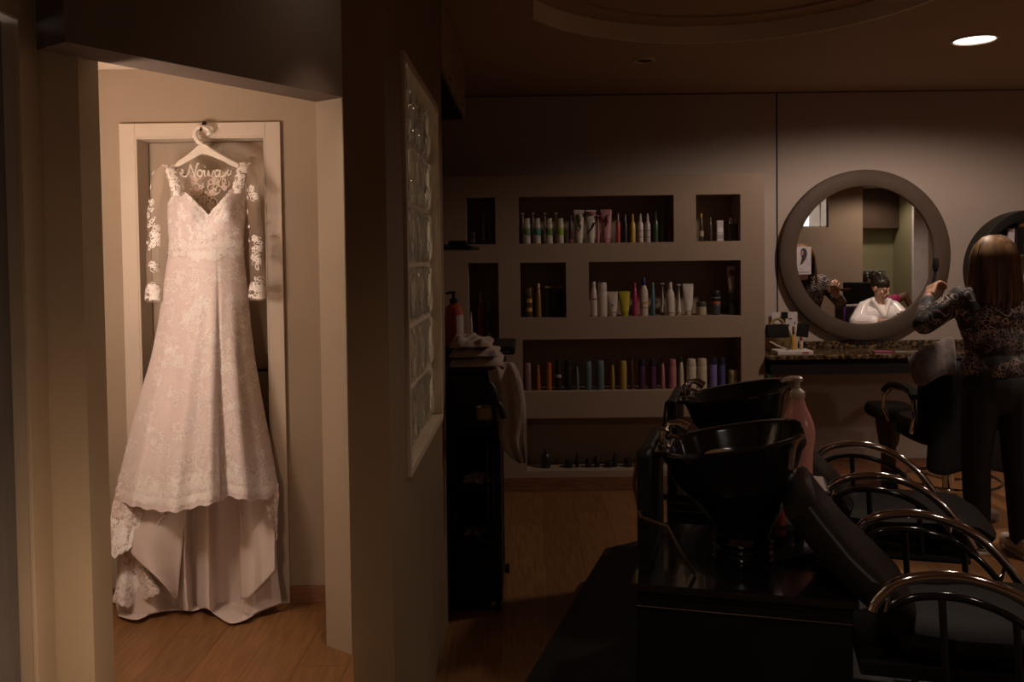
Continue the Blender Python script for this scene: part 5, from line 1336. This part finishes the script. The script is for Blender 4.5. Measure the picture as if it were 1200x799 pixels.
def face_parts(c, B, parent, skin_lip, iris=(.03,.02,.015), brow=(.03,.02,.015), origin=Vector((0,0,0))):
    T = lambda x,y,z: Vector(c)+B@Vector((x,y,z))-origin
    q = B.to_quaternion()
    def ell(p, s, name, col):
        e = MB().sphere((0,0,0),1,12,8,s); e.xf(Matrix.Translation(p) @ q.to_matrix().to_4x4()); e.build(name, paint(col,.35), parent)
    for sx in (-1,1):
        ell(T(.030*sx,.083,.004),(.0115,.007,.0055),'eye',(.45,.40,.36)); ell(T(.030*sx,.0895,.004),(.005,.0035,.005),'iris',iris)
        MB().tube([T(.014*sx,.092,.024),T(.030*sx,.091,.030),T(.048*sx,.078,.024)],[.0024,.0026,.0015],6).build('eyebrow', paint(brow,.7), parent)
    ell(T(0,.0965,-.051),(.020,.006,.0055),'lips',skin_lip); ell(T(0,.095,-.059),(.017,.007,.006),'lips',skin_lip)
def hair_strands(name, m, parent, roots, n, rad, rng, origin, base=None):
    mb = MB()
    if base: mb.add(base.v, base.f)
    for k in range(n):
        pts = roots(k, rng); mb.tube(pts, [rad*.8]+[rad]*(len(pts)-2)+[rad*.35], 5)
    mb.v = [tuple(Vector(p)-origin) for p in mb.v]
    return mb.build(name, m, parent)
skin_light = mat('skin_light', (.50,.29,.20), .5, c2=(.46,.26,.175), scale=18, bump=.06)
skin_dark = mat('skin_brown', (.22,.105,.06), .5, c2=(.19,.09,.05), scale=18)
hair_blond = mat('hair_blond_brown', (.25,.14,.055), .5, c2=(.06,.03,.012), scale=26, stretch=(1,1,.12))
hair_black = mat('hair_black', (.016,.011,.009), .35, c2=(.03,.02,.014), scale=30)
# patterned blouse: pale paisley rings, lattice and specks on black
blouse_m = bpy.data.materials.new('patterned_blouse'); blouse_m.use_nodes = True
_N = blouse_m.node_tree.nodes; _L = blouse_m.node_tree.links; _b = _N['Principled BSDF']; _b.inputs['Roughness'].default_value = .7
_tc = _N.new('ShaderNodeTexCoord'); _d = _N.new('ShaderNodeTexNoise'); _d.inputs['Scale'].default_value = 7
_mxv = _N.new('ShaderNodeMix'); _mxv.data_type = 'VECTOR'; _mxv.inputs['Factor'].default_value = .10
_L.new(_tc.outputs['Object'], _d.inputs['Vector']); _L.new(_tc.outputs['Object'], _mxv.inputs['A']); _L.new(_d.outputs['Color'], _mxv.inputs['B'])
_v = _N.new('ShaderNodeTexVoronoi'); _v.inputs['Scale'].default_value = 11; _L.new(_mxv.outputs['Result'], _v.inputs['Vector'])
_s = _N.new('ShaderNodeMath'); _s.operation = 'SINE'; _ml = _N.new('ShaderNodeMath'); _ml.operation = 'MULTIPLY'; _ml.inputs[1].default_value = 40
_L.new(_v.outputs['Distance'], _ml.inputs[0]); _L.new(_ml.outputs[0], _s.inputs[0])
_v2 = _N.new('ShaderNodeTexVoronoi'); _v2.inputs['Scale'].default_value = 62; _v2.feature = 'DISTANCE_TO_EDGE'; _L.new(_mxv.outputs['Result'], _v2.inputs['Vector'])
_g = _N.new('ShaderNodeMath'); _g.operation = 'LESS_THAN'; _g.inputs[1].default_value = .10; _L.new(_v2.outputs['Distance'], _g.inputs[0])
_g2 = _N.new('ShaderNodeMath'); _g2.operation = 'GREATER_THAN'; _g2.inputs[1].default_value = .55; _L.new(_s.outputs[0], _g2.inputs[0])
_n3 = _N.new('ShaderNodeTexNoise'); _n3.inputs['Scale'].default_value = 9; _L.new(_tc.outputs['Object'], _n3.inputs['Vector'])
_m3 = _N.new('ShaderNodeMapRange'); _m3.inputs['From Min'].default_value = .47; _m3.inputs['From Max'].default_value = .56; _L.new(_n3.outputs['Fac'], _m3.inputs['Value'])
_mixf = _N.new('ShaderNodeMix'); _L.new(_m3.outputs[0], _mixf.inputs['Factor']); _L.new(_g.outputs[0], _mixf.inputs['A']); _L.new(_g2.outputs[0], _mixf.inputs['B'])
_mk = _N.new('ShaderNodeTexNoise'); _mk.inputs['Scale'].default_value = 14; _mk.inputs['Detail'].default_value = 3; _L.new(_mxv.outputs['Result'], _mk.inputs['Vector'])
_mr = _N.new('ShaderNodeMapRange'); _mr.inputs['From Min'].default_value = .42; _mr.inputs['From Max'].default_value = .60; _L.new(_mk.outputs['Fac'], _mr.inputs['Value'])
_fm = _N.new('ShaderNodeMath'); _fm.operation = 'MULTIPLY'; _L.new(_mixf.outputs['Result'], _fm.inputs[0]); _L.new(_mr.outputs[0], _fm.inputs[1])
_cm = _N.new('ShaderNodeMix'); _cm.data_type = 'RGBA'; _cm.inputs['A'].default_value = (.016,.013,.013,1); _cm.inputs['B'].default_value = (.48,.37,.33,1)
_L.new(_fm.outputs[0], _cm.inputs['Factor']); _L.new(_cm.outputs['Result'], _b.inputs['Base Color'])
trouser_m = mat('black_trousers', (.014,.012,.011), .8, scale=20, bump=.2)

# ---- hairdresser, seen from behind
OR = Vector((2.34,4.27,0))
per = thing('person','hairdresser seen from behind in patterned blouse and black trousers, arm raised with a brush','person',OR)
hc = Vector((2.335,4.31,1.475)); B = basis((-.15,1,-.12))
SHL, SHR = Vector((2.165,4.29,1.285)), Vector((2.515,4.27,1.285))
ELL, WRL = Vector((1.995,4.32,1.155)), at(1088,349,4.50)
ELR, WRR = Vector((2.635,4.38,1.10)), Vector((2.53,4.56,1.17))
HNL = (at(1095,326,4.57)-WRL); 
body = head_prims(hc, B) + [('c',(2.34,4.285,1.30),(2.335,4.30,1.42),.058,.052),
  ('c',SHL,ELL,.045,.038),('c',ELL,WRL,.036,.025),('c',SHR,ELR,.045,.038),('c',ELR,WRR,.036,.025),
  ('e',(2.34,4.275,1.19),(.165,.095,.13),None),('e',(2.34,4.27,1.00),(.135,.09,.16),None),('e',(2.34,4.26,.87),(.155,.10,.09),None),
  ('c',(2.26,4.27,.76),(2.255,4.30,.46),.065,.050),('c',(2.255,4.30,.46),(2.265,4.31,.09),.048,.034),('c',(2.42,4.26,.76),(2.43,4.25,.46),.065,.050),('c',(2.43,4.25,.46),(2.44,4.22,.09),.048,.034),
  ('c',(2.265,4.29,.05),(2.26,4.40,.04),.03,.028),('c',(2.44,4.20,.05),(2.435,4.31,.04),.03,.028)]
body += hand(WRL, HNL, (.55,.25,.1), 1, .85) + hand(WRR, (-.35,.75,.45), (0.2,-.2,.6), -1, .9)
pb_ = fuse(body, 'body', skin_light, per, .0045, 2, OR)
face_parts(hc, B, per, (.30,.10,.09), origin=OR)
bl = [('e',(2.34,4.272,1.20),(.178,.112,.12),None),('e',(2.34,4.268,1.06),(.168,.108,.16),None),('e',(2.34,4.262,.945),(.185,.122,.10),None),
      ('c',(2.235,4.285,1.30),(2.445,4.28,1.30),.050,.050),('c',SHL,SHL.lerp(ELL,.97),.064,.056),('c',ELL,ELL.lerp(WRL,.86),.056,.040),('c',SHR,ELR,.064,.054),('c',ELR,ELR.lerp(WRR,.80),.052,.040),
      ('c',SHL+Vector((.03,0,-.03)),(2.24,4.27,1.12),.070,.080),('c',SHR+Vector((-.03,0,-.03)),(2.44,4.27,1.12),.070,.080)]
fuse(bl, 'blouse', blouse_m, per, .007, 6, OR)
tr = [('e',(2.34,4.26,.85),(.182,.120,.12),None),('e',(2.34,4.262,.765),(.10,.09,.06),None),('c',(2.255,4.265,.80),(2.25,4.30,.46),.092,.073),('c',(2.25,4.30,.46),(2.262,4.305,.10),.070,.062),('c',(2.425,4.255,.80),(2.432,4.245,.46),.092,.073),('c',(2.432,4.245,.46),(2.442,4.22,.10),.070,.062)]
fuse(tr, 'trousers', trouser_m, per, .008, 5, OR)
shoe_m = mat('white_sneaker', (.62,.53,.46), .6, scale=20)
for (x, y) in ((2.262,4.30),(2.442,4.21)):
    sh = fuse([('c',(x,y-.045,.045),(x,y+.02,.05),.040,.040),('c',(x,y+.02,.045),(x-.005,y+.15,.038),.040,.034),('e',(x,y-.02,.075),(.042,.055,.035),None)], 'shoe', shoe_m, per, .006, 3, OR)
    MB().prism([(x-.042-OR.x,y-.085-OR.y),(x+.042-OR.x,y-.085-OR.y),(x+.045-OR.x,y+.10-OR.y),(x+.02-OR.x,y+.185-OR.y),(x-.025-OR.x,y+.185-OR.y),(x-.047-OR.x,y+.10-OR.y)],0.001,.018).build('sole', paint((.55,.47,.40),.7), sh, False, .004)
# shoulder length hair
hbase = MB().sphere((hc.x,hc.y-.022,hc.z+.018),1,20,14,(.098,.105,.108))
def roots(k, r):
    # combed from the crown down the back and the sides
    a = r.uniform(-2.75,-.39) if k % 4 else r.choice((r.uniform(-3.6,-2.9), r.uniform(-.3,.45)))
    ph = r.uniform(.05,.55)
    q = lambda th, z, rr: Vector((hc.x+rr*math.cos(th)*1.0, hc.y-.02+rr*math.sin(th)*1.05, z))
    ln_ = hc.z-.245-.03*r.random() + .03*abs(math.cos(a))
    j = r.uniform(-.07,.07)
    return [q(a+PI*0, hc.z+.122, .012+.02*ph), q(a, hc.z+.112, .050), q(a+j*.3, hc.z+.075, .088), q(a+j*.6, hc.z+.02, .106), q(a+j, hc.z-.05, .112), q(a+j*1.2, hc.z-.12, .110+.012*r.random()), q(a+j*1.3, hc.z-.19, .108+.02*r.random()), q(a+j*1.2, ln_, .098+.02*r.random())]
rr_ = random.Random(5)
hair_strands('hair', hair_blond, per, roots, 420, .0065, rr_, OR, hbase)
# brushes in her hands
q = thing('hair_brush','dark round brush held up in the hairdresser\'s left hand','brush',at(1094,334,4.56))
o_ = Vector(q.location)
MB().tube([at(1091,346,4.545)-o_, at(1094,330,4.56)-o_, at(1096,318,4.575)-o_],[.008,.009,.008],8).build('handle', black_sat, q)
MB().tube([at(1096,318,4.575)-o_, at(1096.5,312,4.58)-o_, at(1097,303,4.59)-o_],[.010,.016,.012],10).build('bristles', black_matte, q)
q = thing('comb_stick','dark red comb held in the hairdresser\'s right hand, seen in the mirror','comb',WRR+Vector((-.02,.09,.05)))
MB().tube([(-.06,0,0),(.0,0,.002),(.11,.0,.008)],[.005,.006,.004],8).build('handle', paint((.12,.03,.025)), q); BX((.03,-.003,-.014),(.105,.003,.002)).build('teeth', paint((.10,.03,.025)), q, False)

# ---- seated client in a white satin robe, seen in the mirror
OR = Vector((3.70,2.60,0))
cl = thing('person','seated client in a white satin robe looking at a phone, seen in the round mirror','person',OR)
hc = Vector((3.69,2.64,1.145)); B = basis((.55,.85,-.38))
SL_, SR_ = Vector((3.525,2.60,.955)), Vector((3.855,2.60,.955))
EL_, ER_ = Vector((3.44,2.66,.80)), Vector((3.95,2.68,.80))
WL_, WR_ = Vector((3.70,2.90,.815)), Vector((3.86,2.92,.825))
body = head_prims(hc, B) + [('c',(3.69,2.60,.98),(3.69,2.62,1.09),.050,.047),('c',SL_,EL_,.043,.036),('c',EL_,WL_,.034,.024),('c',SR_,ER_,.043,.036),('c',ER_,WR_,.034,.024),
   ('e',(3.69,2.59,.88),(.15,.09,.13),None),('e',(3.69,2.58,.68),(.14,.10,.16),None),('e',(3.69,2.58,.55),(.17,.13,.10),None),
   ('c',(3.60,2.62,.54),(3.59,3.00,.53),.075,.055),('c',(3.59,3.00,.53),(3.59,3.02,.14),.050,.034),('c',(3.78,2.62,.54),(3.79,3.00,.53),.075,.055),('c',(3.79,3.00,.53),(3.79,3.02,.14),.050,.034),
   ('c',(3.59,3.0,.10),(3.59,3.13,.085),.03,.026),('c',(3.79,3.0,.10),(3.79,3.13,.085),.03,.026)]
body += hand(WL_, (.9,.35,.05), (0,.3,.9), 1, .6) + hand(WR_, (-.5,.45,.15), (0,.1,.9), -1, .6)
fuse(body, 'body', skin_light, cl, .0045, 2, OR)
face_parts(hc, B, cl, (.36,.10,.09), origin=OR)
satin_w = mat('white_satin_robe', (.86,.82,.82), .22, c2=(.80,.76,.76), scale=7, bump=.35, bscale=14, sheen=.2)
rb_ = [('e',(3.69,2.585,.88),(.185,.115,.115),None),('e',(3.69,2.58,.70),(.19,.13,.18),None),('c',(3.56,2.60,.985),(3.635,2.60,1.025),.038,.032),('c',(3.82,2.60,.985),(3.745,2.60,1.025),.038,.032),
  ('c',SL_,EL_,.056,.082),('c',SR_,ER_,.056,.082),('c',EL_,EL_.lerp(WL_,.45),.080,.066),('c',ER_,ER_.lerp(WR_,.45),.080,.066),
  ('c',(3.60,2.62,.55),(3.59,2.98,.55),.095,.075),('c',(3.78,2.62,.55),(3.79,2.98,.55),.095,.075),('e',(3.69,2.75,.56),(.17,.20,.07),None),('c',(3.60,2.66,1.02),(3.70,2.71,.86),.022,.022),('c',(3.78,2.66,1.02),(3.70,2.71,.86),.022,.022)]
fuse(rb_, 'robe', satin_w, cl, .007, 4, OR)
hb2 = MB().sphere((0,-.022,.048),1,20,14,(.085,.102,.086)); hb2.add(*(lambda e: (e.v, e.f))(MB().sphere((0,-.112,.095),1,16,12,(.058,.058,.055)))); hb2.xf(Matrix.Translation(hc) @ B.to_4x4())
def roots2(k, r):
    a = r.uniform(0,6.28); c_ = hc+B@Vector((0,-.022,.048)); bun = hc+B@Vector((0,-.112,.095))
    th = r.uniform(.2,1.35); p = c_+B@Vector((.086*math.sin(th)*math.cos(a),.103*math.sin(th)*math.sin(a),.088*math.cos(th)))
    m_ = (p+bun)/2; m_ = c_+(m_-c_).normalized()*.098
    return [p, (p*2+m_)/3, m_, bun+(m_-bun).normalized()*.062, bun+Vector((0,0,.055))]
hair_strands('hair', hair_black, cl, roots2, 120, .005, random.Random(3), OR, hb2)
q = thing('phone','black phone held by the client in the white robe','phone',(3.80,2.96,.875),.2)
BX((-.075,-.006,-.035),(.075,.004,.040)).xf(Matrix.Rotation(-.9,4,'X')).build('case', black_gloss, q, False, .005); BX((-.068,-.0068,-.03),(.068,-.0058,.035)).xf(Matrix.Rotation(-.9,4,'X')).build('screen', black_gloss, q, False)
t = thing('styling_chair','black armchair under the client in the white robe','chair',(3.69,2.58,0))
MB().lathe([(.25,0),(.26,.006),(.25,.018),(.06,.035),(.035,.05),(.035,.33)], n=32).build('base_column', chrome, t)
MB().rings([superring(.27*k,.26*k,z,32,4) for k, z in ((.9,.33),(1,.35),(1,.42),(.94,.445))]).build('seat', leather, t)
BX((-.25,-.27,.44),(.25,-.19,.86)).build('backrest', leather, t, True, .03)
for s in (-1,1): BX((s*.31-.035,-.22,.46),(s*.31+.035,.25,.70)).build('armrest', leather, t, True, .02)
t2 = thing('lap_tray','cream lap tray on the armrests before the client in the white robe','tray',(3.72,2.90,.7005))
BX((-.36,-.05,0),(.34,.16,.014)).build('board', paint((.58,.50,.42),.5), t2, False, .004); BX((-.36,.16,0),(.34,.168,.022)).build('lip', paint((.58,.50,.42),.5), t2, False)
# ---- woman in the magenta dress in the recess
OR = Vector((5.45,-1.95,0))
w3 = thing('person','woman in a magenta dress sitting with crossed legs in the recess, seen in the mirror','person',OR)
hc = Vector((5.39,-1.95,1.09)); B = basis((1,.35,-.05))
body = head_prims(hc, B) + [('c',(5.37,-1.95,.92),(5.385,-1.95,1.03),.048,.045),('e',(5.38,-1.95,.82),(.10,.15,.13),None),('e',(5.42,-1.95,.63),(.12,.15,.15),None),('e',(5.46,-1.95,.52),(.13,.16,.10),None),
  ('c',(5.37,-1.78,.92),(5.44,-1.70,.72),.042,.034),('c',(5.44,-1.70,.72),(5.66,-1.76,.69),.033,.024),('c',(5.37,-2.12,.92),(5.42,-2.20,.72),.042,.034),('c',(5.42,-2.20,.72),(5.64,-2.12,.69),.033,.024),
  ('c',(5.48,-1.86,.62),(5.90,-1.80,.84),.080,.056),('c',(5.90,-1.80,.84),(6.12,-1.82,.44),.052,.034),('c',(6.12,-1.82,.44),(6.22,-1.80,.39),.03,.025),
  ('c',(5.48,-2.04,.52),(5.90,-1.98,.53),.080,.055),('c',(5.90,-1.98,.53),(5.93,-1.98,.10),.050,.034),('c',(5.93,-1.98,.06),(6.06,-1.98,.045),.03,.025)]
body += hand((5.66,-1.76,.69),(.9,.1,.1),(0,0,-1),1,.5) + hand((5.64,-2.12,.69),(.9,.2,.1),(0,0,-1),-1,.5)
fuse(body, 'body', skin_dark, w3, .006, 2, OR); face_parts(hc, B, w3, (.16,.05,.05), origin=OR)
mag = mat('magenta_cloth', (.62,.025,.19), .6, c2=(.5,.02,.15), scale=12, bump=.3)
fuse([('e',(5.38,-1.95,.82),(.125,.18,.125),None),('e',(5.42,-1.95,.64),(.14,.175,.16),None),('e',(5.47,-1.95,.54),(.15,.19,.11),None),('c',(5.50,-1.86,.66),(5.76,-1.82,.78),.10,.085),('c',(5.50,-2.04,.54),(5.74,-2.0,.54),.10,.09),('c',(5.37,-1.80,.90),(5.40,-1.75,.82),.06,.055),('c',(5.37,-2.10,.90),(5.39,-2.15,.82),.06,.055)], 'dress', mag, w3, .009, 5, OR)
hb3 = MB().sphere((hc.x-.025,hc.y-.01,hc.z+.030),1,18,12,(.09,.085,.092)); hb3.v = [tuple(Vector(p)-OR) for p in hb3.v]; hb3.build('hair', hair_black, w3)
t = thing('armchair','dark low armchair under the woman in magenta, seen in the mirror','chair',(5.45,-1.95,0))
BX((-.30,-.33,.06),(.36,.33,.42)).build('seat', leather, t, True, .04); BX((-.42,-.33,.06),(-.20,.33,.95)).xf(Matrix.Rotation(0,4,'Y')).build('backrest', leather, t, True, .05)
for s in (-1,1): BX((-.30,s*.40-.07,.06),(.34,s*.40+.07,.62)).build('armrest', leather, t, True, .04)
for x in (-.25,.28):
    for y in (-.33,.33): BX((x-.02,y-.02,0),(x+.02,y+.02,.06)).build('leg', black_sat, t, False)
# picture on the olive wall and cabinet
t = thing('framed_picture','pale green framed picture low on the olive wall, seen in the mirror','picture',(6.0,-3.298,1.10))
BX((-.24,0,-.13),(.24,.02,.13)).build('frame', paint((.34,.36,.26),.6), t, False, .004); BX((-.21,.0205,-.10),(.21,.024,.10)).build('print', mat('murky_print', (.06,.05,.035), .6, c2=(.26,.25,.17), scale=9), t, False)
# black chair back and trolley seen left in the mirror
t = thing('waiting_chair','black square backed chair by the rear wall, seen in the mirror','chair',(4.78,-.55,0))
BX((-.30,-.06,.78),(.30,.03,1.10)).build('backrest', leather, t, True, .015); BX((-.28,.0,.40),(.28,.52,.50)).build('seat', leather, t, True, .03)
for x in (-.26,.26): MB().tube([(x,-.02,0),(x,-.02,.80)],.014,8).build('leg', chrome, t); MB().tube([(x,.48,0),(x,.48,.40)],.014,8).build('leg', chrome, t)
t = thing('beauty_trolley','black trolley with purple edges and a white cloth, seen in the mirror','trolley',(3.62,1.95,0))
BX((-.11,-.16,.06),(.11,.16,.92)).build('body', black_sat, t, False, .006)
for x in (-.115,.0,.115): BX((x-.010,.16,.06),(x+.010,.168,.92)).build('purple_edge', paint((.13,.03,.26),.4), t, False)
for x in (-.09,.09):
    for y in (-.13,.13): MB().sphere((x,y,.03),.03,12,8).build('caster', black_matte, t)
q = MB().grid(lambda u,v: (3.62+.12*(2*u-1),1.97+.14*(2*v-1),.9285+.012*(1+math.sin(7*u+3*v))*math.sin(PI*u)*math.sin(PI*v)), 14, 10)
tag(q.build('white_cloth', paint((.58,.52,.48),.9), None, True, 0, .004), 'crumpled white cloth on the purple edged trolley', 'cloth')
